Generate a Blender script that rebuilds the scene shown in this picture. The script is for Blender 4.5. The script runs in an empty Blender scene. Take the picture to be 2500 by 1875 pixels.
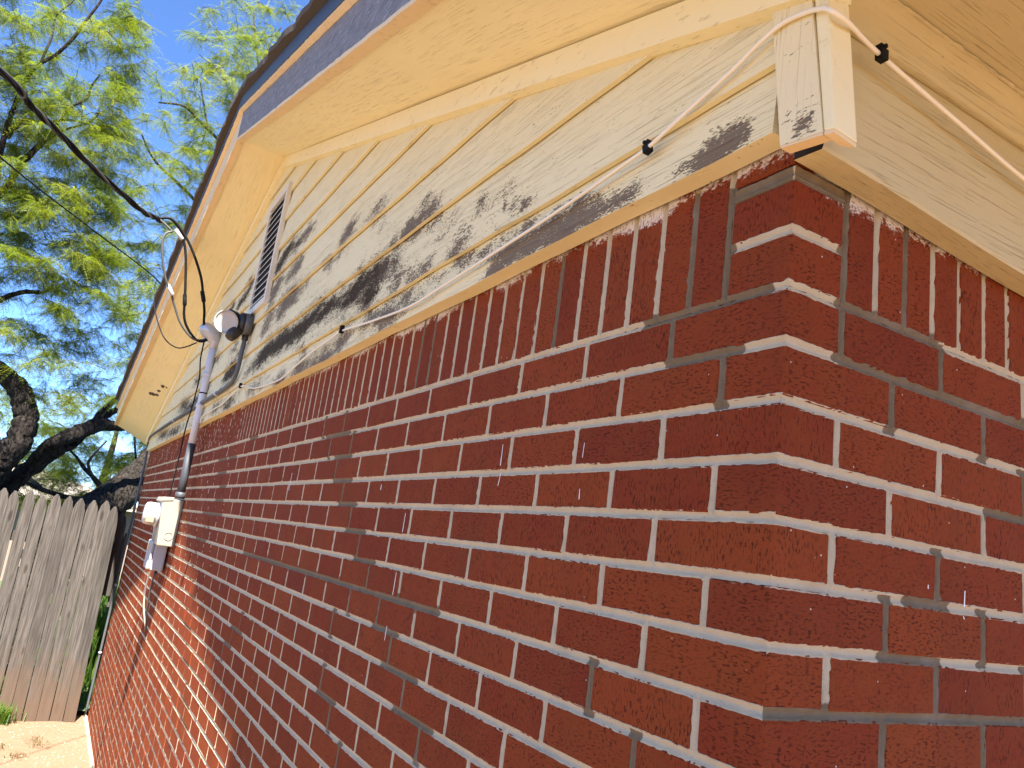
import bpy, bmesh, math, random
import numpy as np
from mathutils import Vector, Matrix

random.seed(7)
RNG = np.random.default_rng(11)
scene = bpy.context.scene
COL = scene.collection
R = math.radians
BASE = 2.30            # height of the reference mortar bed above the ground; z below is measured from it

# ------------------------------------------------------------------ camera
CAM = Vector((0.6018, -0.6773, -0.4206))
RIGHT = Vector((0.50197, 0.85454, 0.13337))
DOWN = Vector((-0.12216, 0.22271, -0.96720))
FWD = Vector((-0.85621, 0.46921, 0.21619))
cd = bpy.data.cameras.new('camera')
cam = bpy.data.objects.new('camera', cd)
COL.objects.link(cam)
cam.matrix_world = Matrix(((RIGHT.x, -DOWN.x, -FWD.x, CAM.x),
                           (RIGHT.y, -DOWN.y, -FWD.y, CAM.y),
                           (RIGHT.z, -DOWN.z, -FWD.z, CAM.z + BASE),
                           (0, 0, 0, 1)))
cd.sensor_width = 36.0
cd.sensor_fit = 'HORIZONTAL'
cd.lens = 1897.0 / 2500.0 * 36.0
cd.clip_start = 0.02
cd.clip_end = 3000
scene.camera = cam

# ------------------------------------------------------------------ light
SUN_TRAVEL = Vector((-1.20, 0.35, -2.15)).normalized()
to_sun = -SUN_TRAVEL
elev = math.asin(to_sun.z)
azim = math.atan2(to_sun.x, to_sun.y)
world = bpy.data.worlds.new('World')
scene.world = world
world.use_nodes = True
wn = world.node_tree
bg = wn.nodes['Background']
sky = wn.nodes.new('ShaderNodeTexSky')
sky.sky_type = 'NISHITA'
sky.sun_disc = False
sky.sun_elevation = elev
sky.sun_rotation = azim
sky.altitude = 400
sky.air_density = 0.5
sky.dust_density = 0.0
sky.ozone_density = 10.0
wn.links.new(sky.outputs[0], bg.inputs[0])
bg.inputs[1].default_value = 0.085
sd = bpy.data.lights.new('sun', 'SUN')
sd.energy = 5.0
sd.angle = R(0.55)
sd.color = (1.0, 0.95, 0.87)
sun = bpy.data.objects.new('sun', sd)
sun.rotation_euler = SUN_TRAVEL.to_track_quat('-Z', 'Y').to_euler()
sun.location = (6, -3, 12)
COL.objects.link(sun)
scene.view_settings.view_transform = 'Standard'
scene.view_settings.look = 'None'
scene.view_settings.gamma = 1.0
scene.view_settings.exposure = 2.66
scene.view_settings.use_curve_mapping = False
scene.cycles.max_bounces = 10
scene.cycles.diffuse_bounces = 6
scene.cycles.use_denoising = True

# ------------------------------------------------------------------ helpers
def link_to(o, parent=None):
    COL.objects.link(o)
    if parent is not None:
        o.parent = parent
    return o

def wpos(o):
    p = Vector((0, 0, 0))
    while o is not None:
        p += o.location
        o = o.parent
    return p - Vector((0, 0, BASE))

def thing(name, label, cat, loc, group=None):
    o = bpy.data.objects.new(name, None)
    o.empty_display_size = 0.2
    o.location = (loc[0], loc[1], loc[2] + BASE)
    COL.objects.link(o)
    tag(o, label, cat, group)
    return o

def tag(o, label=None, cat=None, group=None, kind=None):
    if label: o['label'] = label
    if cat: o['category'] = cat
    if group: o['group'] = group
    if kind: o['kind'] = kind
    return o

class MB:
    def __init__(self):
        self.v = []; self.f = []; self.sm = []
    def add(self, vs, fs, smooth=False):
        n = len(self.v)
        self.v += [tuple(p) for p in vs]
        for f in fs:
            self.f.append(tuple(i + n for i in f)); self.sm.append(smooth)
        return self
    def hexa(self, p):     # p: 4 bottom (ccw from above) + 4 top
        return self.add(p, [(0,3,2,1),(4,5,6,7),(0,1,5,4),(1,2,6,5),(2,3,7,6),(3,0,4,7)])
    def box(self, x0, x1, y0, y1, z0, z1):
        return self.hexa([(x0,y0,z0),(x1,y0,z0),(x1,y1,z0),(x0,y1,z0),(x0,y0,z1),(x1,y0,z1),(x1,y1,z1),(x0,y1,z1)])
    def tube(self, path, r, n=10, caps=True, jitter=0.0):
        path = [Vector(p[:3]) for p in path]
        m = len(path)
        rr = r if isinstance(r, (list, tuple)) else [r]*m
        t0 = (path[1]-path[0]).normalized()
        u = t0.orthogonal().normalized()
        vs = []; fs = []
        for i, p in enumerate(path):
            t = (path[min(i+1,m-1)]-path[max(i-1,0)])
            t = t.normalized() if t.length > 1e-9 else t0
            u = (u - t*u.dot(t))
            u = u.normalized() if u.length > 1e-6 else t.orthogonal().normalized()
            w = t.cross(u)
            for k in range(n):
                a = 2*math.pi*k/n
                q = rr[i]*(1+random.uniform(-jitter, jitter))
                vs.append(p + (u*math.cos(a)+w*math.sin(a))*q)
        for i in range(m-1):
            for k in range(n):
                a = i*n+k; b = i*n+(k+1)%n
                fs.append((a, b, b+n, a+n))
        self.add(vs, fs, True)
        if caps:
            k = len(self.v)-m*n
            self.f.append(tuple(reversed([k+i for i in range(n)]))); self.sm.append(False)
            self.f.append(tuple(k+(m-1)*n+i for i in range(n))); self.sm.append(False)
        return self
    def lathe(self, prof, org, axis, n=20, smooth=True):   # prof: (along axis, radius)
        ax = Vector(axis).normalized(); u = ax.orthogonal().normalized(); w = ax.cross(u); org = Vector(org)
        vs = []; fs = []
        for h, r in prof:
            for k in range(n):
                a = 2*math.pi*k/n
                vs.append(org + ax*h + (u*math.cos(a)+w*math.sin(a))*max(r, 1e-5))
        for i in range(len(prof)-1):
            for k in range(n):
                a = i*n+k; b = i*n+(k+1)%n
                fs.append((a, b, b+n, a+n))
        fs.append(tuple(reversed(range(n)))); fs.append(tuple((len(prof)-1)*n+i for i in range(n)))
        return self.add(vs, fs, smooth)
    def build(self, name, mat, parent=None, org=None, bevel=0.0, attrs=None):
        o0 = wpos(parent) if parent is not None else Vector(org if org is not None else (0,0,0))
        me = bpy.data.meshes.new(name)
        me.from_pydata([(x-o0.x, y-o0.y, z-o0.z) for x, y, z in self.v], [], self.f)
        me.polygons.foreach_set('use_smooth', self.sm)
        if attrs:
            for k, vals in attrs.items():
                at = me.attributes.new(k, 'FLOAT', 'POINT'); at.data.foreach_set('value', vals)
        me.materials.append(M[mat])
        me.update()
        if bevel:
            bm = bmesh.new(); bm.from_mesh(me)
            bmesh.ops.recalc_face_normals(bm, faces=bm.faces)
            es = [e for e in bm.edges if len(e.link_faces) == 2 and e.calc_face_angle(0) > 0.6]
            bmesh.ops.bevel(bm, geom=es, offset=bevel, segments=2, profile=0.6, affect='EDGES', clamp_overlap=True)
            bm.to_mesh(me); bm.free()
        o = bpy.data.objects.new(name, me)
        if parent is None:
            o.location = (o0.x, o0.y, o0.z + BASE)
        return link_to(o, parent)

def np_obj(name, V, F, mat, parent=None, org=None, attrs=None, smooth=False):
    """V (n,3) array, F (m,k) array of quads or triangles."""
    o0 = wpos(parent) if parent is not None else Vector(org if org is not None else (0,0,0))
    me = bpy.data.meshes.new(name)
    V = np.asarray(V, np.float32) - np.array(o0[:], np.float32)
    F = np.asarray(F, np.int32); k = F.shape[1]
    me.vertices.add(len(V)); me.vertices.foreach_set('co', V.ravel())
    me.loops.add(F.size); me.loops.foreach_set('vertex_index', F.ravel())
    me.polygons.add(len(F)); me.polygons.foreach_set('loop_start', np.arange(0, F.size, k, dtype=np.int32))
    me.polygons.foreach_set('use_smooth', np.full(len(F), bool(smooth)))
    if attrs:
        for nm, vals in attrs.items():
            at = me.attributes.new(nm, 'FLOAT', 'POINT'); at.data.foreach_set('value', np.asarray(vals, np.float32))
    me.materials.append(M[mat])
    me.update(calc_edges=True); me.validate()
    o = bpy.data.objects.new(name, me)
    if parent is None:
        o.location = (o0.x, o0.y, o0.z + BASE)
    return link_to(o, parent)

def smooth_path(pts, n=6):
    """Catmull-Rom through the points (3D or 3D+radius)."""
    P = [np.array(p, float) for p in pts]
    out = []
    for i in range(len(P)-1):
        p0 = P[max(i-1,0)]; p1 = P[i]; p2 = P[i+1]; p3 = P[min(i+2,len(P)-1)]
        for k in range(n):
            t = k/n
            out.append(0.5*((2*p1)+(-p0+p2)*t+(2*p0-5*p1+4*p2-p3)*t*t+(-p0+3*p1-3*p2+p3)*t**3))
    out.append(P[-1])
    return out

# ------------------------------------------------------------------ materials
M = {}
class NT:
    def __init__(self, name):
        self.m = bpy.data.materials.new(name); self.m.use_nodes = True
        M[name] = self.m
        self.t = self.m.node_tree; self.b = self.t.nodes['Principled BSDF']
        self.out = self.t.nodes['Material Output']
        self._pos = None
    def n(self, typ, ins=None, **kw):
        nd = self.t.nodes.new(typ)
        for k, v in kw.items(): setattr(nd, k, v)
        for k, v in (ins or {}).items(): self.set(nd.inputs[k], v)
        return nd
    def set(self, sock, v):
        if isinstance(v, bpy.types.NodeSocket): self.t.links.new(v, sock)
        elif isinstance(v, tuple) and len(v) == 3 and sock.type == 'RGBA': sock.default_value = (*v, 1)
        else: sock.default_value = v
    def pos(self):
        if self._pos is None: self._pos = self.n('ShaderNodeNewGeometry').outputs['Position']
        return self._pos
    def scaled(self, s, vec=None):
        return self.n('ShaderNodeVectorMath', {0: vec or self.pos(), 1: tuple(s)}, operation='MULTIPLY').outputs[0]
    def noise(self, s, detail=3.0, rough=0.55, vec=None, scale=1.0):
        if isinstance(s, (int, float)): s = (s, s, s)
        return self.n('ShaderNodeTexNoise', {'Vector': self.scaled(s, vec), 'Scale': scale, 'Detail': detail, 'Roughness': rough}).outputs['Fac']
    def math(self, op, a, b=0.0, c=None):
        d = {0: a, 1: b}
        if c is not None: d[2] = c
        return self.n('ShaderNodeMath', d, operation=op).outputs[0]
    def step(self, x, lo, hi, a=0.0, b=1.0):
        return self.n('ShaderNodeMapRange', {0: x, 1: lo, 2: hi, 3: a, 4: b}, interpolation_type='SMOOTHSTEP').outputs[0]
    def mix(self, fac, a, b, blend='MIX'):
        nd = self.n('ShaderNodeMix', data_type='RGBA', blend_type=blend)
        self.set(nd.inputs[0], fac); self.set(nd.inputs[6], a); self.set(nd.inputs[7], b)
        return nd.outputs[2]
    def attr(self, name): return self.n('ShaderNodeAttribute', attribute_name=name).outputs['Fac']
    def sepz(self): return self.n('ShaderNodeSeparateXYZ', {0: self.pos()})
    def bump(self, h, dist=0.002, strength=0.6, prev=None):
        d = {'Height': h, 'Distance': dist, 'Strength': strength}
        if prev is not None: d['Normal'] = prev
        return self.n('ShaderNodeBump', d).outputs[0]
    def done(self, color, rough=0.8, normal=None, metallic=0.0, spec=None):
        self.set(self.b.inputs['Base Color'], color); self.set(self.b.inputs['Roughness'], rough)
        self.set(self.b.inputs['Metallic'], metallic)
        if spec is not None: self.set(self.b.inputs['Specular IOR Level'], spec)
        if normal is not None: self.set(self.b.inputs['Normal'], normal)
        return self.m

# fired red brick with drag marks and pits
m = NT('brick')
rnd = m.math('FRACT', m.math('ADD', m.n('ShaderNodeObjectInfo').outputs['Random'], m.attr('rnd')))
rnd2 = m.math('FRACT', m.math('MULTIPLY', rnd, 17.3))
base = m.mix(rnd, (0.190, 0.030, 0.0085), (0.240, 0.048, 0.0105))
base = m.mix(m.step(rnd2, 0.84, 1.0, 0, 0.40), base, (0.130, 0.022, 0.0095))
lo = m.noise(16, 4, 0.6)
base = m.mix(m.step(lo, 0.35, 0.7, 0.0, 0.45), base, (0.200, 0.050, 0.0105))
pv = m.step(m.noise((330, 330, 120), 3, 0.55), 0.555, 0.605)
ph = m.step(m.noise((130, 130, 360), 3, 0.55), 0.555, 0.605)
patch = m.step(m.noise(26, 2, 0.5), 0.32, 0.62, 0.25, 1.0)
pit = m.math('MULTIPLY', m.mix(m.step(rnd2, 0.42, 0.58), pv, ph), patch)
base = m.mix(m.math('MULTIPLY', pit, 0.80), base, (0.040, 0.0065, 0.0025))
fine = m.noise(700, 2, 0.6)
base = m.mix(m.step(fine, 0.3, 0.75, 0.0, 0.35), base, (0.145, 0.024, 0.0085))
vor = m.n('ShaderNodeTexVoronoi', {'Vector': m.pos(), 'Scale': 42.0})
base = m.mix(m.step(m.noise((5, 5, 1.6), 5, 0.65), 0.45, 0.75, 0, 0.40), base, (0.120, 0.026, 0.0095))
base = m.mix(m.step(m.noise((9, 9, 7), 5, 0.7), 0.58, 0.80, 0, 0.30), base, (0.250, 0.085, 0.030))
spk = m.math('MULTIPLY', m.step(vor.outputs['Distance'], 0.035, 0.055, 1, 0),
             m.step(m.n('ShaderNodeSeparateColor', {0: vor.outputs['Color']}).outputs[0], 0.86, 0.88))
base = m.mix(spk, base, (0.62, 0.52, 0.42))
sx = m.sepz()
# house paint brushed over the tops of the soldier bricks
zz = m.math('ADD', sx.outputs['Z'], m.step(sx.outputs['Y'], 0.02, 0.06, 0.0, 0.034))
pt = m.step(zz, BASE + 0.045, BASE + 0.122, 0.0, 0.47)
pn = m.math('ADD', m.noise((90, 90, 150), 6, 0.78), m.noise((9, 9, 4), 3, 0.6))
pm = m.step(m.math('ADD', m.math('MULTIPLY', pn, 0.5), pt), 0.90, 0.97)
pm = m.math('MULTIPLY', pm, m.math('SUBTRACT', 1.0, m.math('MULTIPLY', pit, 0.7)))
base = m.mix(m.math('MULTIPLY', pm, 0.88), base, (0.68, 0.62, 0.52))
hgt = m.math('ADD', m.math('MULTIPLY', pit, -1.0), m.math('MULTIPLY', m.noise(420, 3, 0.6), 0.5))
m.done(base, m.mix(pm, (0.82,)*3, (0.45,)*3), m.bump(hgt, 0.0016, 0.75), spec=0.12)

m = NT('mortar')
rep = m.attr('repair')
old = m.mix(m.noise(40, 4, 0.6), (0.58, 0.485, 0.315), (0.46, 0.370, 0.230))
new = m.mix(m.noise(55, 4, 0.6), (0.145, 0.105, 0.058), (0.220, 0.165, 0.096))
rm = m.step(m.math('ADD', rep, m.math('MULTIPLY', m.math('SUBTRACT', m.noise(38, 4, 0.65), 0.5), 1.6)), 0.30, 0.75)
c = m.mix(rm, old, new)
c = m.mix(m.step(m.noise(420, 2, 0.6), 0.62, 0.74, 0, 0.5), c, (0.16, 0.14, 0.12))
c = m.mix(m.step(m.noise(9, 3, 0.6), 0.5, 0.75, 0, 0.35), c, (0.33, 0.27, 0.20))
m.done(c, 0.93, m.bump(m.noise(520, 4, 0.65), 0.0018, 0.8), spec=0.2)

def wood_paint(name, col, col2, grain, wearable=True, dirt=0.25, crack=0.5):
    """cream house paint; 'wear' (vertex attribute) = how much of it has flaked off."""
    m = NT(name)
    c = m.mix(m.noise(5, 4, 0.6), col, col2)
    c = m.mix(m.step(m.noise(38, 5, 0.7), 0.56, 0.8, 0, dirt), c, tuple(x*0.62 for x in col2))
    ck = m.noise(tuple(g*1.0 for g in grain), 5, 0.62)
    ckm = m.step(ck, 0.585, 0.645)
    ckm = m.math('MULTIPLY', ckm, m.step(m.noise(3.1, 3, 0.5), 0.28, 0.55))
    c = m.mix(m.math('MULTIPLY', ckm, crack), c, (0.26, 0.17, 0.08))
    spots = m.step(m.noise(75, 2, 0.4), 0.80, 0.83)
    c = m.mix(m.math('MULTIPLY', spots, 0.6), c, (0.10, 0.08, 0.06))
    h = m.math('MULTIPLY', ckm, -0.6)
    if wearable:
        w = m.attr('wear'); mo = m.attr('mould')
        g1 = m.noise((105, 105, 320), 8, 0.72)
        g2 = m.noise((16, 16, 44), 4, 0.6)
        gg = m.math('ADD', m.math('MULTIPLY', m.math('SUBTRACT', g1, 0.5), 2.1), m.math('MULTIPLY', m.math('SUBTRACT', g2, 0.5), 0.9))
        s = m.math('ADD', gg, m.math('MULTIPLY', w, 0.56))
        fl = m.step(s, 0.375, 0.41)
        grey = m.mix(m.noise((10, 10, 330), 4, 0.65), (0.105, 0.080, 0.050), (0.250, 0.195, 0.130))
        mold = m.mix(m.noise((30, 30, 110), 5, 0.6), (0.016, 0.012, 0.006), (0.085, 0.058, 0.028))
        wood = m.mix(m.step(m.math('ADD', mo, m.math('MULTIPLY', m.math('SUBTRACT', m.noise(14, 4, 0.6), 0.5), 0.9)), 0.3, 0.7), grey, mold)
        stain = m.step(s, 0.10, 0.44, 0, 0.28)
        c = m.mix(m.math('MULTIPLY', stain, m.step(mo, 0.2, 0.8)), c, (0.22, 0.19, 0.13))
        c = m.mix(fl, c, wood)
        h = m.math('ADD', h, m.math('MULTIPLY', fl, -1.0))
        h = m.math('ADD', h, m.math('MULTIPLY', m.math('MULTIPLY', m.noise((10, 10, 330), 3, 0.6), fl), 0.5))
    h = m.math('ADD', h, m.math('MULTIPLY', m.noise(grain, 3, 0.6), 0.25))
    m.done(c, 0.6 if not wearable else 0.75, m.bump(h, 0.0022, 0.7), spec=0.2 if not wearable else 0.07)

CREAM = (0.82, 0.73, 0.43); CREAM2 = (0.77, 0.67, 0.38)
wood_paint('siding_paint', (0.76, 0.68, 0.41), (0.70, 0.61, 0.345), (6, 6, 520), crack=0.26)
wood_paint('corner_paint', (0.77, 0.68, 0.42), (0.71, 0.61, 0.35), (420, 420, 7), crack=0.20)
wood_paint('soffit_paint', CREAM, CREAM2, (6, 420, 16), wearable=False, dirt=0.08, crack=0.24)
wood_paint('trim_paint', CREAM, CREAM2, (22, 160, 60), wearable=False, dirt=0.18, crack=0.25)
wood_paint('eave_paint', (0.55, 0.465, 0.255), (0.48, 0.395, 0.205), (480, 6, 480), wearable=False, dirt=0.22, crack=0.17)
wood_paint('edge_paint', (0.76, 0.60, 0.34), (0.68, 0.50, 0.26), (60, 60, 60), wearable=False, dirt=0.4, crack=0.25)

m = NT('weathered_fascia')
g = m.noise((14, 40, 190), 7, 0.78)
c = m.mix(m.step(g, 0.3, 0.7), (0.075, 0.077, 0.080), (0.33, 0.335, 0.335))
c = m.mix(m.step(m.noise((40, 40, 90), 5, 0.7), 0.60, 0.66, 0, 0.9), c, (0.52, 0.50, 0.45))
c = m.mix(m.step(m.noise((8, 8, 300), 4, 0.7), 0.55, 0.68, 0, 0.7), c, (0.075, 0.078, 0.085))
m.done(c, 0.85, m.bump(g, 0.004, 0.7), spec=0.2)

m = NT('drip_edge'); m.done(m.mix(m.noise(20, 3), (0.028, 0.034, 0.046), (0.045, 0.052, 0.066)), 0.5)
m = NT('shingle')
c = m.mix(m.noise(260, 3, 0.7), (0.045, 0.036, 0.028), (0.115, 0.092, 0.070))
m.done(c, 0.95, m.bump(m.noise(400, 3), 0.003, 0.8))

def weather_wood(name, a, b, dark, tintlow=None):
    m = NT(name)
    info = m.n('ShaderNodeObjectInfo').outputs['Random']
    off = m.n('ShaderNodeVectorMath', {0: m.pos(), 1: m.n('ShaderNodeCombineXYZ', {2: m.math('MULTIPLY', info, 37.0)}).outputs[0]}, operation='ADD').outputs[0]
    g = m.noise((40, 70, 3.2), 6, 0.68, vec=off)
    c = m.mix(m.step(g, 0.28, 0.72), a, b)
    c = m.mix(m.step(m.noise((60, 110, 2.2), 5, 0.7, vec=off), 0.56, 0.68, 0, 0.75), c, dark)
    kn = m.n('ShaderNodeTexVoronoi', {'Vector': m.scaled((9, 9, 2.6), off), 'Scale': 1.0}).outputs['Distance']
    c = m.mix(m.step(kn, 0.08, 0.17, 0.75, 0), c, dark)
    c = m.mix(m.step(info, 0.0, 1.0, 0.0, 0.35), c, tuple(x*0.6 for x in a))
    if tintlow:
        z = m.sepz().outputs['Z']
        sp = m.math('ADD', z, m.math('MULTIPLY', m.noise(7, 4), 0.55))
        c = m.mix(m.step(sp, 0.35, 0.95, 0.75, 0.0), c, tintlow)
    m.done(c, 0.9, m.bump(g, 0.004, 0.8), spec=0.2)
weather_wood('fence_wood', (0.032, 0.027, 0.022), (0.105, 0.091, 0.078), (0.018, 0.014, 0.010), (0.095, 0.058, 0.035))

m = NT('bark')
wv = m.n('ShaderNodeVectorMath', {0: m.pos(), 1: m.n('ShaderNodeVectorMath', {0: m.n('ShaderNodeTexNoise', {'Vector': m.pos(), 'Scale': 6.0}).outputs['Color'], 1: (0.09, 0.09, 0.09)}, operation='MULTIPLY').outputs[0]}, operation='ADD').outputs[0]
g = m.noise((34, 34, 15), 7, 0.72, vec=wv)
h = m.step(g, 0.36, 0.66)
c = m.mix(h, (0.0035, 0.003, 0.0025), (0.062, 0.050, 0.041))
c = m.mix(m.step(m.noise(5, 4), 0.45, 0.7, 0, 0.5), c, (0.010, 0.008, 0.0065))
m.done(c, 0.95, m.bump(g, 0.05, 1.0), spec=0.1)
m = NT('twig_bark'); m.done(m.mix(m.noise(30), (0.013, 0.011, 0.009), (0.060, 0.052, 0.043)), 0.9, spec=0.15)

def leaf_mat(name, a, b, cc):
    m = NT(name)
    t = m.attr('tone')
    c = m.mix(m.step(t, 0.0, 0.6), a, b)
    c = m.mix(m.step(t, 0.6, 1.0), c, cc)
    m.set(m.b.inputs['Base Color'], c); m.set(m.b.inputs['Roughness'], 0.5); m.set(m.b.inputs['Specular IOR Level'], 0.3)
    tr = m.n('ShaderNodeBsdfTranslucent', {0: m.mix(1.0, c, (1.35, 1.30, 0.55), 'MULTIPLY')})
    mx = m.n('ShaderNodeMixShader', {0: 0.52, 1: m.b.outputs[0], 2: tr.outputs[0]})
    m.t.links.new(mx.outputs[0], m.out.inputs[0])
leaf_mat('mesquite_leaf', (0.068, 0.110, 0.011), (0.132, 0.175, 0.017), (0.215, 0.226, 0.031))
leaf_mat('grass_blade', (0.040, 0.090, 0.010), (0.075, 0.140, 0.016), (0.120, 0.160, 0.026))
leaf_mat('dry_blade', (0.05, 0.05, 0.015), (0.09, 0.08, 0.025), (0.15, 0.115, 0.05))

m = NT('dirt')
a = m.noise(1.4, 6, 0.65); b = m.noise(24, 6, 0.7)
c = m.mix(a, (0.160, 0.102, 0.064), (0.197, 0.133, 0.085))
c = m.mix(m.step(b, 0.40, 0.72, 0, 0.6), c, (0.155, 0.090, 0.050))
c = m.mix(m.step(m.noise(160, 3, 0.6), 0.60, 0.70, 0, 0.8), c, (0.28, 0.215, 0.145))
m.done(c, 0.97, m.bump(m.math('ADD', b, m.math('MULTIPLY', m.noise(110, 4, 0.7), 0.6)), 0.02, 0.8), spec=0.15)
m = NT('lawn'); m.done(m.mix(m.noise(3.5, 5), (0.030, 0.062, 0.012), (0.060, 0.085, 0.022)), 0.95, m.bump(m.noise(60, 4), 0.03, 0.8))
m = NT('concrete'); m.done(m.mix(m.noise(30, 5), (0.24, 0.18, 0.125), (0.33, 0.26, 0.19)), 0.95, m.bump(m.noise(200, 4), 0.003, 0.7))

def plain(name, a, b=None, rough=0.5, metal=0.0, sc=12, bump=0.0):
    m = NT(name)
    m.done(m.mix(m.noise(sc, 4, 0.6), a, b or a), rough, m.bump(m.noise(sc*12, 3), 0.001, bump) if bump else None, metallic=metal)
plain('white_pvc', (0.60, 0.60, 0.59), (0.50, 0.49, 0.47), 0.45, bump=0.2)
plain('galvanized', (0.070, 0.073, 0.080), (0.036, 0.038, 0.042), 0.55, 0.3, 25, 0.3)
plain('meter_paint', (0.27, 0.245, 0.185), (0.235, 0.21, 0.155), 0.5, bump=0.15)
plain('meter_white', (0.50, 0.49, 0.44), (0.44, 0.42, 0.37), 0.3)
plain('meter_dial', (0.42, 0.30, 0.18), (0.15, 0.10, 0.07), 0.6, sc=60)
plain('sticker', (0.72, 0.42, 0.05), (0.62, 0.36, 0.05), 0.5)
plain('box_plastic', (0.42, 0.42, 0.415), (0.36, 0.355, 0.34), 0.4)
plain('grey_conduit', (0.105, 0.108, 0.112), (0.060, 0.062, 0.066), 0.55, 0.2, 18, 0.2)
plain('black_rubber', (0.0045, 0.0045, 0.005), (0.008, 0.0078, 0.0076), 0.6)
M['black_rubber'].node_tree.nodes['Principled BSDF'].inputs['Specular IOR Level'].default_value = 0.15
plain('grey_wire', (0.075, 0.072, 0.068), (0.035, 0.033, 0.032), 0.6, sc=30)
plain('cable_white', (0.80, 0.74, 0.58), (0.73, 0.66, 0.50), 0.42)
plain('bronze_paint', (0.012, 0.010, 0.008), (0.030, 0.024, 0.018), 0.45, 0.1)
plain('lamp_grey', (0.12, 0.12, 0.12), (0.075, 0.073, 0.07), 0.45, 0.3)
plain('bright_alloy', (0.50, 0.505, 0.51), (0.40, 0.405, 0.41), 0.35, 0.35)
plain('lamp_glass', (0.46, 0.43, 0.37), (0.34, 0.31, 0.26), 0.3, 0.0, 30)
plain('vent_metal', (0.68, 0.63, 0.49), (0.58, 0.53, 0.40), 0.6, 0.0, 30, 0.2)
plain('vent_shade', (0.012, 0.011, 0.010), None, 0.9)
plain('drip_paint', (0.80, 0.78, 0.72), None, 0.5)
plain('mud', (0.060, 0.042, 0.030), (0.12, 0.085, 0.055), 0.95, sc=60, bump=0.8)
plain('neighbour_roof', (0.26, 0.225, 0.19), (0.20, 0.17, 0.14), 0.95, sc=22, bump=0.6)
plain('neighbour_wall', (0.22, 0.165, 0.125), (0.19, 0.14, 0.105), 0.9, sc=8)
plain('window_glass', (0.02, 0.025, 0.03), None, 0.1)
plain('hidden_shade_wood', (0.030, 0.020, 0.012), (0.012, 0.008, 0.005), 0.95, sc=20)  # unseen wood, near-black: the corner gap's shade is put into this colour

# ------------------------------------------------------------------ ground
GZ = -BASE
def ground_z(x, y):
    return 0.018*math.sin(x*1.7+0.4)*math.cos(y*1.3) + 0.010*math.sin(x*4.1+y*3.3)
def make_ground():
    xs = np.concatenate([np.array([-900, -300, -120, -60, -34, -22]), np.arange(-16, 8.01, 0.25), np.array([14, 30, 80, 300, 900])])
    ys = np.concatenate([np.array([-900, -300, -90, -40, -20, -12]), np.arange(-8, 6.01, 0.25), np.array([12, 30, 90, 300, 900])])
    V = []; 
    for y in ys:
        for x in xs:
            near = max(0.0, 1 - max(abs(x+4)/14, abs(y)/9))
            d = 0.0 if y > -0.02 else min(1.0, (-y)/0.5)
            V.append((x, y, GZ + ground_z(x, y)*near*d))
    nx = len(xs)
    F = [(j*nx+i, j*nx+i+1, (j+1)*nx+i+1, (j+1)*nx+i) for j in range(len(ys)-1) for i in range(nx-1)]
    o = np_obj('dirt_ground', V, F, 'dirt', org=(0, 0, GZ), smooth=True)
    tag(o, 'bare reddish sandy dirt yard along the foot of the brick wall', 'ground', kind='structure')
make_ground()
mb = MB()
for x0, x1 in ((-60, -7.62),):
    mb.add([(x0, -40, GZ+0.045), (x1, -40, GZ+0.045), (x1, 40, GZ+0.045), (x0, 40, GZ+0.045)], [(0,1,2,3)])
tag(mb.build('lawn', 'lawn', org=(-10, 0, GZ)), 'green lawn beyond the wooden fence', 'lawn', kind='structure')

# ------------------------------------------------------------------ the brick house
house = thing('brick_house', 'red brick house corner with peeling cream gable siding and deep eaves', 'house', (0, 0, GZ))
MOD = 0.2032; CH = 0.0677
ZB = {-2: 0.147, -1: 0.079, 0: 0.0035, 1: -0.0670, 2: -0.1360, 3: -0.2051, 4: -0.2739, 5: -0.3403, 6: -0.4079, 7: -0.4752, 8: -0.5424}
for k in range(9, 36): ZB[k] = -k*CH - 0.0015
KMAX = 33
FAR = 7.60           # length of the gable wall
RLEN = 1.90          # modelled length of the right-hand wall

def joints(wall, k, length):
    odd = k % 2 == 1
    first = 0.977 if (odd == (wall == 'L')) else 0.477
    out = []; u = first
    while u*MOD < length: out.append(u*MOD); u += 1
    return out
SOLD_L = [0.1035 + 0.0673*i for i in range(112) if 0.1035 + 0.0673*i < FAR]
SOLD_R = [0.0970 + 0.0606*i for i in range(40) if 0.0970 + 0.0606*i < RLEN]

# repaired mortar (darker): (wall, s0, s1, z0, z1)
REP = []
def head(wall, u, k): REP.append((wall, u*MOD-0.010, u*MOD+0.010, ZB[k+1]-0.004, ZB[k]+0.004))
def bed(wall, u0, u1, k): REP.append((wall, u0*MOD, u1*MOD, ZB[k]-0.011, ZB[k]+0.011))
for u, k in ((8.98,1),(7.98,1),(8.48,2),(7.48,2),(7.98,3),(7.48,4),(6.98,5),(6.48,6),(5.98,7),(5.48,8),(4.98,9),(4.48,10),(3.98,11),
             (12.48,12),(11.98,11),(12.98,13),(6.98,11),(6.48,12),(6.98,9),(6.48,8),(5.98,13),(0.977,1),(1.477,8),(0.977,9),(0.477,2),
             (17.98,1),(17.48,2),(16.98,3),(16.48,4),(16.98,5),(17.48,6),(17.98,7),(18.48,8),(18.48,10),(17.98,11),(17.48,12),(17.98,13),(17.48,14),(16.98,15),(16.48,16),(15.98,17),(15.48,18),(15.02,19)): head('L', u, k)
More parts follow.
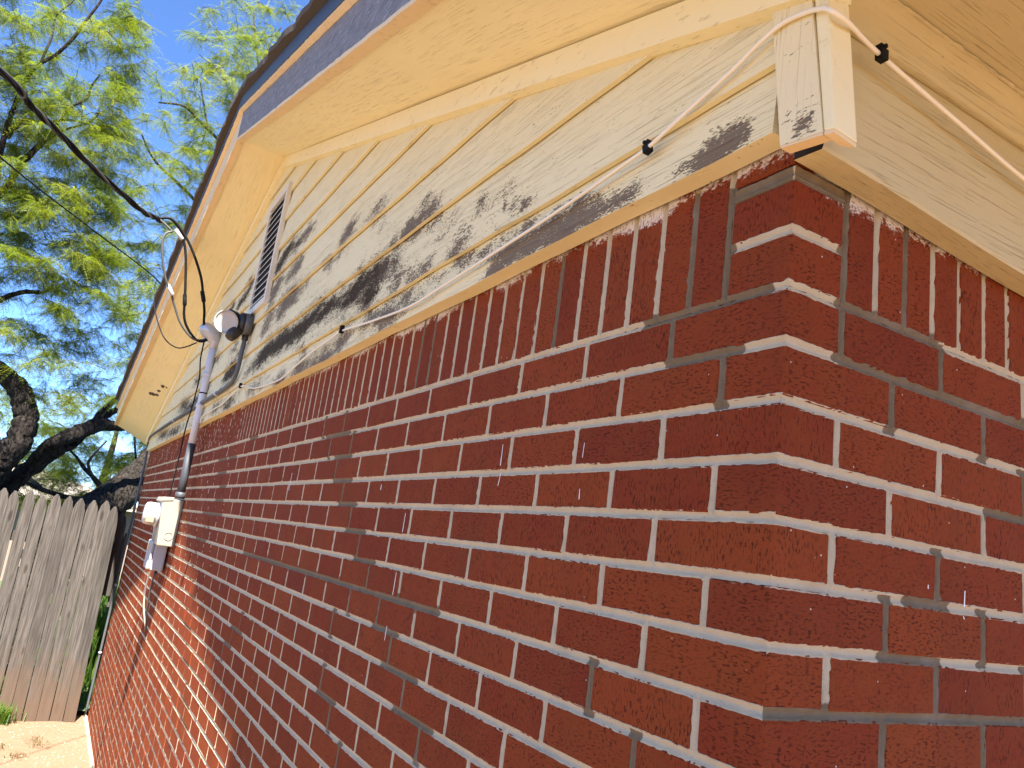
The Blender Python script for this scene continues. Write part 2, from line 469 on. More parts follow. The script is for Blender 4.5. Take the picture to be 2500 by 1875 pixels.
for u, k, w in ((8.2,2,.6),(7.8,3,.4),(7.6,4,.4),(7.2,5,.4),(6.7,6,.4),(6.2,7,.4),(5.2,9,.4),(4.7,10,.5),(4.2,11,.5),(0.5,1,.35),(12.2,12,.5),(12.7,13,.4),(6.7,12,.4),
                (17.5,2,.6),(17.2,3,.6),(16.7,4,.5),(16.8,5,.6),(17.4,6,1.4),(18.2,8,.8),(17.7,12,.5),(17.3,14,.5),(16.6,16,.5),(15.7,18,.6),(15.3,19,.6),(14.2,1,.4),(16.2,2,.5)): bed('L', u-w, u+w, k)
bed('L', 3.94, 9.8, 8); bed('L', 0.30, 0.98, 2); bed('L', 0.12, 1.3, 1); bed('L', 0.0, 0.55, -1); bed('L', 9.8, 13, 8)
REP.append(('L', 0.088, 0.114, -0.07, 0.10))
REP.append(('L', SOLD_L[1]-0.008, SOLD_L[1]+0.008, -0.06, 0.12))
REP.append(('L', SOLD_L[6]-0.008, SOLD_L[6]+0.008, -0.06, 0.12))
for i in (14, 15, 33, 52): REP.append(('L', SOLD_L[i]-0.008, SOLD_L[i]+0.008, -0.06, 0.12))
for u, k in ((0.477,1),(1.477,1),(0.977,2),(1.977,2),(2.477,3),(1.477,5),(0.977,6),(1.977,6),(1.477,7),(2.477,7),(0.977,8),(1.977,8),(2.477,9),(1.477,9)): head('R', u, k)
for u0, u1, k in ((0.46,1.45,1),(0.46,2.9,2),(2.0,2.9,4),(1.14,1.60,6),(0.93,1.50,7),(-0.05,3.2,8),(-.1,0.5,-1)): bed('R', u0, u1, k)
REP.append(('R', 0.086, 0.108, -0.07, 0.13)); REP.append(('R', SOLD_R[2]-0.009, SOLD_R[2]+0.009, -0.06, 0.12))

OFF_N = [-.0092, -.0068, -.0050, -.0025, 0, .0025, .0050, .0068, .0092]
OFF_F = [-.0092, -.0062, 0, .0062, .0092]
def axis_samples(centres, lo, hi, fill, near):
    """sorted coordinates hitting every joint profile, with filler between."""
    c = sorted(centres); out = []
    for j, x in enumerate(c):
        out += [x + o for o in (OFF_N if near(x) else OFF_F)]
    out = sorted([lo, hi] + [o for o in out if lo < o < hi])
    res = [out[0]]
    for x in out[1:]:
        g = x - res[-1]
        if g < 0.0004: continue
        n = int(g / fill(x))
        a = res[-1]
        for i in range(1, n+1): res.append(a + g*i/(n+1))
        res.append(x)
    return np.array(res)
PROF_T = [0, .0025, .0050, .0068, .0092, 1.0]
PROF_D = [.0046, .0037, .0012, -.0006, .0065, .0065]
def wave(x, z, sc):
    return (np.sin(x*sc+z*3.1*sc*0.3)+np.sin(x*sc*2.3+1.7-z*sc)+np.sin(x*sc*0.37+z*sc*1.9+0.6))/3
def mortar_mesh(name, wall, heads_of, beds, s_rng, z_rng, parent, soldier=None):
    heads_all = sorted(set(sum([heads_of(k) for k in range(beds[0][0], beds[-1][0]+1)], [])) if soldier is None else soldier)
    S = axis_samples(heads_all, s_rng[0], s_rng[1], lambda x: .007 if x < 0.9 else (.014 if x < 2 else (.03 if x < 3.5 else .07)), lambda x: x < 3.2)
    Zc = [z for k, z in beds]
    Zs = axis_samples(Zc, z_rng[0], z_rng[1], lambda z: .010 if z > -0.75 else (.02 if z > -1.3 else .04), lambda z: z > -1.3)
    SS, ZZ = np.meshgrid(S, Zs)
    tz = np.min(np.abs(ZZ[..., None] - np.array(Zc)[None, None, :]), axis=2)
    ts = np.full_like(SS, 1.0)
    if soldier is None:
        for k, z in beds:
            if k+1 not in ZB: continue
            sel = (ZZ < ZB[k]) & (ZZ >= ZB[k+1])
            hs = heads_of(k)
            if not hs: continue
            row = np.min(np.abs(S[:, None] - np.array(hs)[None, :]), axis=1)
            ts = np.where(sel, np.broadcast_to(row[None, :], SS.shape), ts)
    else:
        row = np.min(np.abs(S[:, None] - np.array(soldier)[None, :]), axis=1)
        ts = np.broadcast_to(row[None, :], SS.shape).copy()
    # ragged edges: the joint's width wanders
    wob = 1.04 + 0.10*wave(SS, ZZ, 31) + 0.07*wave(SS+ZZ, SS*0.3, 190) + RNG.normal(0, 0.035, SS.shape)
    wobh = 0.84 + 0.10*wave(ZZ, SS, 57) + 0.08*wave(ZZ+SS, ZZ*0.3, 210) + RNG.normal(0, 0.035, SS.shape)
    t = np.minimum(tz/wob, ts/wobh)
    Dp = np.interp(t, PROF_T, PROF_D) + RNG.normal(0, 0.00028, SS.shape)*(t < .008)
    S2 = SS + RNG.normal(0, 0.0004, SS.shape); Z2 = ZZ + RNG.normal(0, 0.0004, SS.shape)
    rp = np.zeros_like(SS)
    for w, a, b, z0, z1 in REP:
        if w == wall: rp = np.maximum(rp, ((SS > a) & (SS < b) & (ZZ > z0) & (ZZ < z1)).astype(float))
    S2 = np.maximum(S2, np.maximum(Dp, 0.0)) if s_rng[0] <= 0.0 else S2
    first = (SS == S[0]) & (s_rng[0] <= 0.0)
    S2 = np.where(first, np.maximum(Dp, -0.0006), S2)
    if wall == 'L': V = np.stack([-S2, Dp, Z2], -1)
    else: V = np.stack([-Dp, S2, Z2], -1)
    ny, nx = SS.shape
    idx = np.arange(nx*ny).reshape(ny, nx)
    a, b, c, d = idx[:-1, :-1], idx[:-1, 1:], idx[1:, 1:], idx[1:, :-1]
    F = np.stack([a, d, c, b] if wall == 'L' else [a, b, c, d], -1).reshape(-1, 4)
    o = np_obj(name, V.reshape(-1, 3), F, 'mortar', parent, attrs={'repair': rp.ravel()}, smooth=True)
    return o

beds_main = [(k, ZB[k]) for k in range(1, KMAX+2)]
wallL = mortar_mesh('brick_wall', 'L', lambda k: joints('L', k, FAR) if k >= 1 else [], beds_main, (0.0, FAR), (ZB[KMAX+1], ZB[1]+0.0001), house)
wallL['label'] = 'long shaded gable wall of red bricks running away to the fence'
wallR = mortar_mesh('brick_wall', 'R', lambda k: joints('R', k, RLEN) if k >= 1 else [], beds_main, (0.0, RLEN), (ZB[KMAX+1], ZB[1]+0.0001), house)
wallR['label'] = 'short red brick wall under the eave at the right'
solL = mortar_mesh('soldier_course', 'L', None, [(1, ZB[1])], (SOLD_L[0], FAR), (ZB[1], 0.13), house, soldier=SOLD_L)
solR = mortar_mesh('soldier_course', 'R', None, [(1, ZB[1])], (SOLD_R[0], RLEN), (ZB[1], 0.13), house, soldier=SOLD_R)
cstkL = mortar_mesh('corner_mortar', 'L', lambda k: [], [(k, ZB[k]) for k in (-2, -1, 0, 1)], (0.0, SOLD_L[0]), (ZB[1], 0.13), house, soldier=[SOLD_L[0]])
cstkR = mortar_mesh('corner_mortar', 'R', lambda k: [], [(k, ZB[k]) for k in (-2, -1, 0, 1)], (0.0, SOLD_R[0]), (ZB[1], 0.13), house, soldier=[SOLD_R[0]])

# ---- bricks: list of (parent, x0,x1,y0,y1,z0,z1)
J = 0.0050
BR = []
for k in range(1, KMAX+1):
    z1 = ZB[k]-J; z0 = ZB[k+1]+J
    for wall, length, par in (('L', FAR, wallL), ('R', RLEN, wallR)):
        js = joints(wall, k, length) + [length+J]
        a = 0.0
        for n, j in enumerate(js):
            b = j - J
            if n == 0:
                odd = k % 2 == 1
                own = (odd == (wall == 'L'))
                if own:   # this corner brick shows its long face on this wall
                    d = 0.477*MOD - J
                    if wall == 'L': BR.append((wallL, -b, 0, 0, d, z0, z1, 'corner_l'))
                    else: BR.append((wallL, -d, 0, 0, b, z0, z1, 'corner_r'))
            elif b - a > 0.02:
                if wall == 'L': BR.append((par, -b, -a, 0, .09, z0, z1, 'stretcher'))
                else: BR.append((par, -.09, 0, a, b, z0, z1, 'stretcher_r'))
            a = j + J
for wall, js, par, length in (('L', SOLD_L, solL, FAR), ('R', SOLD_R, solR, RLEN)):
    for i, j in enumerate(js):
        a = j + 0.0045; b = (js[i+1] if i+1 < len(js) else length) - 0.0045
        if b - a < 0.02: continue
        if wall == 'L': BR.append((par, -b, -a, 0, .09, ZB[1]+J, 0.128, 'soldier'))
        else: BR.append((par, -.09, 0, a, b, ZB[1]+J, 0.128, 'soldier_r'))
for k in (-2, -1, 0):
    z1 = min(ZB[k]-J, 0.129); z0 = ZB[k+1]+J + (0.006 if k == -2 else 0)
    if k == -1: z1 -= 0.006
    BR.append((wallL, -(SOLD_L[0]-J), 0, 0, SOLD_R[0]-J, z0, z1, 'corner_s'))

def seen_size(b):
    c = Vector(((b[1]+b[2])/2, (b[3]+b[4])/2, (b[5]+b[6])/2))
    on_left = not b[7].endswith('_r')
    c = Vector((c.x, 0, c.z)) if on_left else Vector((0, c.y, c.z))
    d = c - CAM
    w = d.dot(FWD)
    if w < 0.05: return 0
    x = d.dot(RIGHT)/w; y = d.dot(DOWN)/w
    if abs(x) > 0.70 or abs(y) > 0.54: return 1e-4/d.length
    area = (b[2]-b[1])*(b[6]-b[5]) if on_left else (b[4]-b[3])*(b[6]-b[5])
    cosv = abs(d.normalized().y if on_left else d.normalized().x)
    return area*cosv/d.length_squared
BR.sort(key=seen_size, reverse=True)
brick_cache = {}
def brick_mesh(kind, var, sz):
    key = (kind, var)
    if key not in brick_cache:
        bm = bmesh.new(); bmesh.ops.create_cube(bm, size=1.0)
        bmesh.ops.scale(bm, vec=sz, verts=bm.verts)
        bmesh.ops.bevel(bm, geom=bm.edges[:], offset=0.0019, segments=1, affect='EDGES')
        rr = random.Random(hash(key) % 9999 if False else len(brick_cache)*31+5)
        for v in bm.verts:
            v.co += Vector((rr.uniform(-1,1), rr.uniform(-1,1), rr.uniform(-1,1)))*0.0006
        me = bpy.data.meshes.new('brick'); bm.to_mesh(me); bm.free()
        me.materials.append(M['brick'])
        brick_cache[key] = (me, Vector(sz))
    return brick_cache[key]
NIND = 300
for i, b in enumerate(BR[:NIND]):
    par = b[0]; sz = Vector((b[2]-b[1], b[4]-b[3], b[6]-b[5]))
    me, s0 = brick_mesh(b[7], random.randrange(4), sz)
    o = bpy.data.objects.new('brick', me)
    link_to(o, par)
    p0 = wpos(par)
    c = Vector(((b[1]+b[2])/2, (b[3]+b[4])/2, (b[5]+b[6])/2)) - p0
    pr = random.uniform(-0.0005, 0.0007)
    if b[7] in ('stretcher', 'soldier'): c.y += pr
    elif b[7] in ('stretcher_r', 'soldier_r'): c.x += pr
    o.location = c
    o.scale = (sz.x/s0.x, sz.y/s0.y, sz.z/s0.z)
rest = {}
for b in BR[NIND:]: rest.setdefault(id(b[0]), (b[0], []))[1].append(b)
for par, lst in rest.values():
    V = []; F = []; A = []
    for b in lst:
        x0, x1, y0, y1, z0, z1 = b[1:7]; r_ = random.random(); n = len(V); e = 0.0018
        pr = random.uniform(-0.0005, 0.0008)
        if b[7].startswith('corner'):
            V += [(x0,y0,z0),(x1,y0,z0),(x1,y1,z0),(x0,y1,z0),(x0,y0,z1),(x1,y0,z1),(x1,y1,z1),(x0,y1,z1)]
            F += [tuple(n+i for i in f) for f in ((0,3,2,1),(4,5,6,7),(0,1,5,4),(1,2,6,5),(2,3,7,6),(3,0,4,7))]; A += [r_]*8
        elif not b[7].endswith('_r'):
            V += [(x0+e,pr,z0+e),(x1-e,pr,z0+e),(x1-e,pr,z1-e),(x0+e,pr,z1-e),(x0,e,z0),(x1,e,z0),(x1,e,z1),(x0,e,z1),(x0,y1,z0),(x1,y1,z0),(x1,y1,z1),(x0,y1,z1)]
            F += [(n,n+1,n+2,n+3)]+[(n+4+i,n+4+(i+1)%4,n+(i+1)%4,n+i) for i in range(4)]+[(n+8+i,n+8+(i+1)%4,n+4+(i+1)%4,n+4+i) for i in range(4)]; A += [r_]*12
        else:
            V += [(pr,y0+e,z0+e),(pr,y1-e,z0+e),(pr,y1-e,z1-e),(pr,y0+e,z1-e),(-e,y0,z0),(-e,y1,z0),(-e,y1,z1),(-e,y0,z1),(x0,y0,z0),(x0,y1,z0),(x0,y1,z1),(x0,y0,z1)]
            F += [(n,n+1,n+2,n+3)]+[(n+4+i,n+4+(i+1)%4,n+(i+1)%4,n+i) for i in range(4)]+[(n+8+i,n+8+(i+1)%4,n+4+(i+1)%4,n+4+i) for i in range(4)]; A += [r_]*12
    o = np_obj('bricks', V, F, 'brick', par, attrs={'rnd': A}); o['kind'] = 'stuff'

# paint drips that ran down the bricks
def drip(par, wall, s0, z0, s1, z1, w):
    n = max(3, int(abs(z0-z1)/0.006)); pts = []
    for i in range(n+1):
        t = i/n; ww = w*(0.35+0.65*random.random())*(0.5+0.5*t)
        pts.append((s0+(s1-s0)*t+random.uniform(-.0003,.0003), z0+(z1-z0)*t, ww))
    V = []; F = []
    for s, z, ww in pts:
        for q in (-ww, ww):
            V.append((s+q, -0.0016, z) if wall == 'L' else (0.0016, s+q, z))
        V.append((s, -0.0026, z) if wall == 'L' else (0.0026, s, z))
    for i in range(n):
        a = i*3; F += [(a, a+2, a+5, a+3), (a+2, a+1, a+4, a+5)]
    np_obj('paint_drip', V, F, 'drip_paint', par, smooth=True)
for a in ((-.6328,-.223,-.6322,-.262,.0011),(-.627,-.276,-.631,-.299,.0010),(-.375,-.235,-.3765,-.258,.0005),(-.374,-.306,-.373,-.322,.0010),
          (-1.0385,-.356,-1.039,-.398,.0010),(-1.036,-.485,-1.037,-.534,.0011),(-1.22,-.290,-1.221,-.303,.0030),(-1.04,-.60,-1.041,-.63,.0009),(-2.1,-.24,-2.101,-.30,.0012),(-1.95,-.75,-1.951,-.82,.0012)):
    drip(wallL, 'L', *a)
for a in ((.356,-.384,.355,-.404,.0018),(.277,-.384,.277,-.389,.0014),(.353,-.416,.355,-.420,.0010)):
    drip(wallR, 'R', *a)

# unseen solid core added to block sun behind the walls; foundation
mb = MB(); mb.box(-FAR+0.02, -0.095, 0.088, 5.8, GZ-0.1, 0.27); mb.build('sun_block_core', 'hidden_shade_wood', house)
mb = MB(); mb.box(-0.10, -0.001, RLEN+0.002, 5.8, GZ-0.1, 0.27); mb.build('wall_panel', 'brick', house)
mb = MB(); mb.box(-FAR, -FAR+0.019, 0.002, 5.8, GZ-0.1, 0.27); mb.build('end_wall', 'brick', house)
mb = MB()
V = []; F = []
n = 120
for i in range(n+1):
    x = -FAR + FAR*i/n; q = random.uniform(-.006, .006)
    V += [(x, -0.030+q, GZ-0.05), (x, -0.026+q, GZ+0.020+q), (x, 0.003, ZB[KMAX+1]+0.004)]
for i in range(n): F += [(i*3, i*3+3, i*3+4, i*3+1), (i*3+1, i*3+4, i*3+5, i*3+2)]
np_obj('foundation', V, F, 'concrete', house, smooth=True)

# ---- gable: rake geometry (soffit line against the wall, s = distance from the near corner)
PKX = -3.28; PKZ = 1.424
def rake(x):   # soffit height at the wall
    return PKZ - 0.3318*(x-PKX) if x > PKX else PKZ - 0.280*(PKX-x)
def rake_o(x):  # soffit height at the outer edge
    return PKZ + 0.004 - 0.3205*(x-PKX) if x > PKX else PKZ + 0.004 - 0.2455*(PKX-x)
XEND = -7.80
def yo(x): return -0.300 if x > PKX else -0.300 - 0.050*(PKX-x)/(PKX-XEND)
def frieze_low(x): return rake(x) - 0.062
mb = MB()
mb.add([(-FAR,-.012,.125),(-.02,-.012,.125),(-.02,-.012,.33),(PKX,-.012,PKZ-.01),(-FAR,-.012,.20),
        (-FAR,.2,.125),(-.02,.2,.125),(-.02,.2,.33),(PKX,.2,PKZ-.01),(-FAR,.2,.20)],
       [(0,1,2,3,4),(9,8,7,6,5),(0,5,6,1),(1,6,7,2),(2,7,8,3),(3,8,9,4),(4,9,5,0)])
mb.build('gable_sheathing', 'hidden_shade_wood', house)

BLOB = [(-1.45,.315,.1,1),(-1.57,.309,.1,1),(-1.65,.29,.13,1),(-1.92,.306,.17,1),(-2.1,.319,.15,1),(-2.28,.294,.2,1.2),(-2.54,.301,.2,1.3),(-2.76,.3,.2,1.3),(-2.91,.279,.15,1),(-3.11,.247,.1,.8),
(-1.26,.142,.06,.7),(-1.46,.175,.07,.8),(-1.33,.13,.05,.5),(-1.67,.147,.09,.9),(-1.82,.112,.1,1),(-1.96,.115,.1,.8),(-2.15,.118,.1,1),(-2.42,.115,.1,1),(-2.14,.185,.07,.6),(-2.79,.768,.12,1.3),(-2.89,.721,.12,1.2),(-2.46,.752,.12,1.1),(-2.61,.742,.08,.9),(-1.82,.559,.08,1.1),(-1.85,.536,.05,.9),(-2.61,.624,.12,1),(-2.51,.626,.08,.9),(-2.87,.619,.13,1.1),(-2.9,.57,.1,1),(-2.5,.486,.14,1.2),(-2.62,.479,.12,1.1),(-2.3,.502,.06,.7),(-2.9,.48,.1,.9),(-2.91,.432,.1,.9),(-2.65,.443,.1,.8),(-3.67,.769,.13,1),(-3.81,.749,.12,1.1),(-4.09,.775,.1,1.1),(-3.59,.818,.1,.8),(-3.7,.318,.15,1.2),(-3.56,.336,.12,1.1),(-3.43,.406,.13,.8),(-3.7,.467,.1,.7),(-2,.5,.05,.7),(-2.08,.5,.04,.7),(-1.91,.488,.03,.7),
(-1.08,.379,.05,1.1),(-1.14,.382,.05,1),(-1.2,.374,.05,1.1),(-1.25,.372,.04,1.1),(-1.15,.433,.04,.6),(-1.33,.365,.04,1),(-1.52,.54,.1,.6),(-1.58,.533,.08,.6),(-1.48,.456,.05,.5),(-1.4,.302,.06,1.1),(-1.46,.244,.08,1),(-1.24,.237,.06,.8),(-1.13,.22,.05,.8),(-1.05,.218,.05,.7),(-.9,.205,.03,1),(-.88,.222,.05,.6),(-.86,.254,.06,.5),(-1.3,.302,.05,.8),(-.65,.125,.04,1.1),(-.7,.12,.04,1.1),(-.64,.143,.05,1.1),(-.57,.134,.05,1.2),(-.52,.143,.05,1.1),(-.45,.129,.05,1.2),(-.38,.139,.05,1.1),(-.42,.165,.04,1),(-.49,.156,.04,.8),(-.59,.181,.03,.9),(-.69,.175,.05,.7),(-.76,.181,.04,.7),(-.85,.182,.04,.8),(-.97,.178,.04,.6),(-1.18,.167,.06,.8),(-1.3,.162,.06,.7),(-1.36,.156,.06,.7),(-1.1,.162,.04,.6),(-.81,.312,.03,1.1),(-.65,.242,.02,1.2),(-.6,.224,.02,1.2),(-.69,.256,.012,1.1),(-.57,.23,.012,1),(-.69,.302,.03,.55),(-.73,.293,.06,.45),(-.98,.296,.08,.5),
(-.1,.128,.03,1.2),(-.12,.123,.03,1),(-.08,.137,.03,1.2),(-.06,.141,.02,1.2),(-.17,.126,.03,.8),(-.27,.137,.03,.7),(-.31,.135,.04,.9),(-.36,.132,.03,.8),
(-4.6,.30,.3,1.0),(-5.0,.26,.4,1.0),(-5.4,.33,.3,.9),(-4.5,.13,.3,.7),(-5.6,.15,.5,.9),(-6.4,.18,.4,.9),(-4.3,.50,.2,.8),(-4.9,.45,.2,.8),(-2.9,.15,.2,.7),(-3.5,.14,.2,.8),(-3.9,.16,.15,.7)]
BA = np.array(BLOB)
def wear_field(x, z):
    d = np.exp(-(((x[:, None]-BA[:, 0])/(BA[:, 2]*1.1))**2 + ((z[:, None]-BA[:, 1])/(np.minimum(BA[:, 2]+.008, .08)*0.62))**2))*BA[:, 3]
    w = np.minimum(d.max(axis=1)*0.72 + np.minimum(d.sum(axis=1), 1.6)*0.28, 1.25)
    # a little general wear that grows with distance from the dry corner
    return w*0.95 + 0.14*np.clip((-x-0.3)/1.0, 0, 1)*np.clip((0.75-z)/0.3, 0.2, 1)
def mould_field(x, z):
    a = np.exp(-((x+2.2)/1.0)**2)*(z > 0.205)*(z < 0.365)*1.1
    b = np.exp(-((x+2.8)/0.35)**2)*(z > 0.66)*0.8
    c = ((x < -3.2)*0.75)
    return np.maximum(np.maximum(a, b), c)

LAP = [0.203, 0.360, 0.513, 0.675, 0.828, 0.980, 1.132, 1.284]
def siding(name, z0, z1, yb, yt, low, label=None):
    """one lapped board between heights z0 and z1, cut by the rake; x runs from the near corner to the far end."""
    top_of = lambda x: min(z1, frieze_low(x)+0.015)
    xs = []
    x = 0.030 if not low else -0.003
    while x > -FAR+0.03:
        xs.append(x); x -= 0.016 if x > -2.2 else 0.04
    xs = [x for x in xs if top_of(x) - z0 > 0.004]
    if not xs: return
    NR = 7; V = []; F = []; Wr = []
    wav = lambda x: 0.0012*math.sin(x*7+z0*40)+0.0008*math.sin(x*19+z0*11)
    W = NR+2
    for x in xs:
        t = top_of(x); zb = z0 + wav(x) + (0.020*x/7.6 if low else 0)
        chip = random.uniform(0, .0012)
        V.append((x, -0.004 if low else yb+0.0105, zb+0.0005)); Wr.append(0)          # back of the butt edge
        V.append((x, yb+0.0006, zb)); Wr.append(0)
        for i in range(NR):
            q = i/(NR-1); z = zb + (t-zb)*q
            yy = yb + (yt-yb)*min(1, (z-zb)/(z1-z0))
            V.append((x, yy + (0.0006 if i == 0 else 0), z if i else zb+chip)); Wr.append(1)
    for i in range(len(xs)-1):
        for j in range(W-1):
            a = i*W+j
            F.append((a, a+1, a+W+1, a+W))
    for e, x in ((0, xs[0]), (len(xs)-1, xs[-1])):
        for j in range(W): V.append((x, yb+0.03, V[e*W+j][2])); Wr.append(0)
        b = len(V)-W
        for j in range(W-1):
            f = (e*W+j, e*W+j+1, b+j+1, b+j); F.append(f if e else tuple(reversed(f)))
    V = np.array(V); 
    o = np_obj(name, V, F, 'siding_paint', house, attrs={'wear': wear_field(V[:, 0], V[:, 2])*np.array(Wr), 'mould': mould_field(V[:, 0], V[:, 2])})
    if label: o['label'] = label
    return o
siding('skirt_board', 0.116, LAP[0]+0.006, -0.040, -0.034, True, 'lowest cream board, its paint peeled to grey wood')
for i, z in enumerate(LAP):
    siding('siding_board', z, (LAP[i+1] if i+1 < len(LAP) else 1.5)+0.008, -0.047, -0.033, False,
           'siding board blackened with mould where the paint has flaked' if i == 0 else None)
# near-black block standing in for the shade in the gap by the corner
mb = MB(); mb.box(-0.0015, 0.020, -0.028, -0.006, 0.122, 0.20); mb.build('gap_shade_block', 'hidden_shade_wood', house, bevel=0.003)

def rake_strip(name, mat, x0, x1, prof, bevel=0, n=40, jit=0.0, par=None, label=None):
    """sweep a closed profile [(y, h above soffit line, use outer line)] along the rake from x0 to x1."""
    V = []; F = []; m = len(prof)
    for i in range(n+1):
        x = x0 + (x1-x0)*i/n
        for (y, h, outer) in prof:
            base = rake_o(x) if outer else rake(x)
            dy = (yo(x)+0.30) if outer else 0
            V.append((x, y+dy+(random.uniform(-jit, jit)), base + h + random.uniform(-jit, jit)*0.6))
    for i in range(n):
        for j in range(m):
            a = i*m+j; b = i*m+(j+1) % m
            F.append((a, b, b+m, a+m))
    mb = MB(); mb.add(V, F); mb.f.append(tuple(range(m))); mb.sm.append(False)
    mb.f.append(tuple(reversed([n*m+j for j in range(m)]))); mb.sm.append(False)
    o = mb.build(name, mat, par or house)
    bm = bmesh.new(); bm.from_mesh(o.data); bmesh.ops.recalc_face_normals(bm, faces=bm.faces)
    bm.to_mesh(o.data); bm.free()
    if label: o['label'] = label
    return o
XNEAR = 0.105
for x0, x1, lab in ((XNEAR, PKX, 'near'), (PKX, XEND, 'far')):
    fx0 = 0.079 if lab == 'near' else PKX; fx1 = PKX if lab == 'near' else -FAR+0.02
    rake_strip('frieze_board', 'trim_paint', fx0-0.0, fx1, [(-.062,-.001,0),(-.062,-.060,0),(-.040,-.062,0),(-.013,-.055,0),(-.013,-.001,0)])
    # soffit panel: wall edge on the wall line, outer edge on the outer line
    n = 60; V = []; F = []
    for i in range(n+1):
        x = x0 + (x1-x0)*i/n
        for q in range(7):
            t = q/6; y = -0.012 + (yo(x)+0.02+0.012)*t
            V.append((x, y, rake(x)*(1-t)+rake_o(x)*t + 0.0015*math.sin(x*5+q)*(0 < q < 6)))
    for i in range(n):
        for q in range(6):
            a = i*7+q; F.append((a, a+1, a+8, a+7) if lab == 'near' else (a, a+1, a+8, a+7))
    np_obj('soffit', V, F, 'soffit_paint', house, smooth=True)['label'] = 'cream rake soffit panel on the %s slope' % lab
    fe = 0.66 if lab == 'near' else x1
    fa = rake_strip('fascia', 'weathered_fascia' if lab == 'near' else 'edge_paint', 0.105 if lab == 'near' else x0, x1, [(-.300,.003,1),(-.300,.163,1),(-.280,.163,1),(-.280,.003,1)])
    fa['label'] = ('weathered grey fascia board on the %s slope' if lab == 'near' else 'stained cream fascia board on the %s slope') % lab
    rake_strip('fascia_edge', 'edge_paint', 0.105 if lab == 'near' else x0, x1, [(-.301,-.010,1),(-.301,.004,1),(-.268,.002,1),(-.268,-.008,1)], jit=0.0012, n=90)
    rake_strip('fascia_trim', 'edge_paint', 0.105 if lab == 'near' else x0, x1, [(-.3195,.157,1),(-.3195,.168,1),(-.290,.168,1),(-.290,.152,1),(-.3025,.149,1)], jit=0.0016, n=110)
    rake_strip('drip_edge', 'drip_edge', 0.105 if lab == 'near' else x0, x1, [(-.3225,.163,1),(-.3225,.232,1),(-.285,.232,1),(-.285,.163,1)])
    # roof deck and shingles
    ex = 0.72 if lab == 'near' else x1
    V = []; F = []; n = 150
    for i in range(n+1):
        x = x0*0 + (ex if lab == 'near' else PKX) + ((PKX - ex) if lab == 'near' else (x1-PKX))*i/n
        b0 = rake_o(x) + 0.2335
        e = -0.352 + (yo(x)+0.30) + 0.004*math.sin(x*9.3)+0.003*math.sin(x*23+1) + random.uniform(-.002, .002)
        th = 0.021 + 0.004*math.sin(x*13+2) + random.uniform(0, .003)
        V += [(x, -0.27, b0), (x, e+0.004, b0+0.001), (x, e, b0+th), (x, 0.1, b0+th+0.01), (x, 6.2, b0+th+0.01), (x, 6.2, b0)]
    for i in range(n):
        for j in range(6):
            a = i*6+j; b = i*6+(j+1) % 6; F.append((a, b, b+6, a+6))
    o = np_obj('shingle_roof', V, F, 'shingle', house); o['label'] = 'dark brown shingle roof on the %s slope' % lab

# far end board closing the rake
mb = MB()
xe = XEND
mb.hexa([(xe-.02, yo(xe), rake_o(xe)+.002), (xe, yo(xe), rake_o(xe)+.002), (xe, .05, rake(xe)+.002), (xe-.02, .05, rake(xe)+.002),
         (xe-.02, yo(xe), rake_o(xe)+.22), (xe, yo(xe), rake_o(xe)+.22), (xe, .05, rake_o(xe)+.22), (xe-.02, .05, rake_o(xe)+.22)])
mb.build('end_board', 'edge_paint', house)

# ---- corner and right-hand eave
EZ = 0.300
EX = 0.66
mb = MB()
V = []; F = []
for i in range(41):
    y = -0.298 + 5.4*(i/40)**2
    for q in range(6):
        x = (XNEAR if y < -0.001 else 0.02) + ((EX - (XNEAR if y < -0.001 else 0.02))*q/5)
        V.append((x, y, EZ + 0.002*math.sin(y*6+q)))
for i in range(40):
    for q in range(5):
        a = i*6+q; F.append((a, a+6, a+7, a+1))
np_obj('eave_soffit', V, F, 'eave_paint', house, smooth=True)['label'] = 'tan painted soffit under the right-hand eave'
mb = MB(); mb.box(EX, EX+0.02, -0.30, 5.4, EZ-0.02, EZ+0.075); mb.build('eave_fascia', 'trim_paint', house, bevel=0.002)
mb = MB(); mb.hexa([(XNEAR,-.300,EZ+.001),(EX,-.300,EZ-.012),(EX,-.280,EZ-.012),(XNEAR,-.280,EZ+.001),(XNEAR,-.300,.53),(EX,-.300,.335),(EX,-.280,.335),(XNEAR,-.280,.53)]); mb.build('return_board', 'weathered_fascia', house)

def shear_board(name, mat, p_bot, p_top, label=None, bevel=0.002):
    mb = MB(); mb.hexa(p_bot + p_top); o = mb.build(name, mat, house, bevel=bevel)
    if label: o['label'] = label
    return o
# wide board on the right wall under the eave (its lower edge sags a little)
V = []; F = []
ys = [-0.008] + list(np.arange(0.02, 2.0, 0.05))
for y in ys:
    zb = 0.086 - 0.055*max(0, y) + 0.0012*math.sin(y*13)
    V += [(0.004, y, zb+.002), (0.044, y, zb), (0.046, y, zb+0.004), (0.047, y, 0.17), (0.046, y, EZ-0.001), (0.004, y, EZ-0.001)]
for i in range(len(ys)-1):
    for j in range(5):
        a = i*6+j; F.append((a, a+6, a+7, a+1))
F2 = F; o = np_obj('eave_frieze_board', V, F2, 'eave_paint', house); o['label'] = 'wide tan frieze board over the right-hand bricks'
mb = MB(); mb.add([V[j] for j in range(6)], [(0,1,2,3,4,5)]); mb.build('board_end', 'hidden_shade_wood', house)
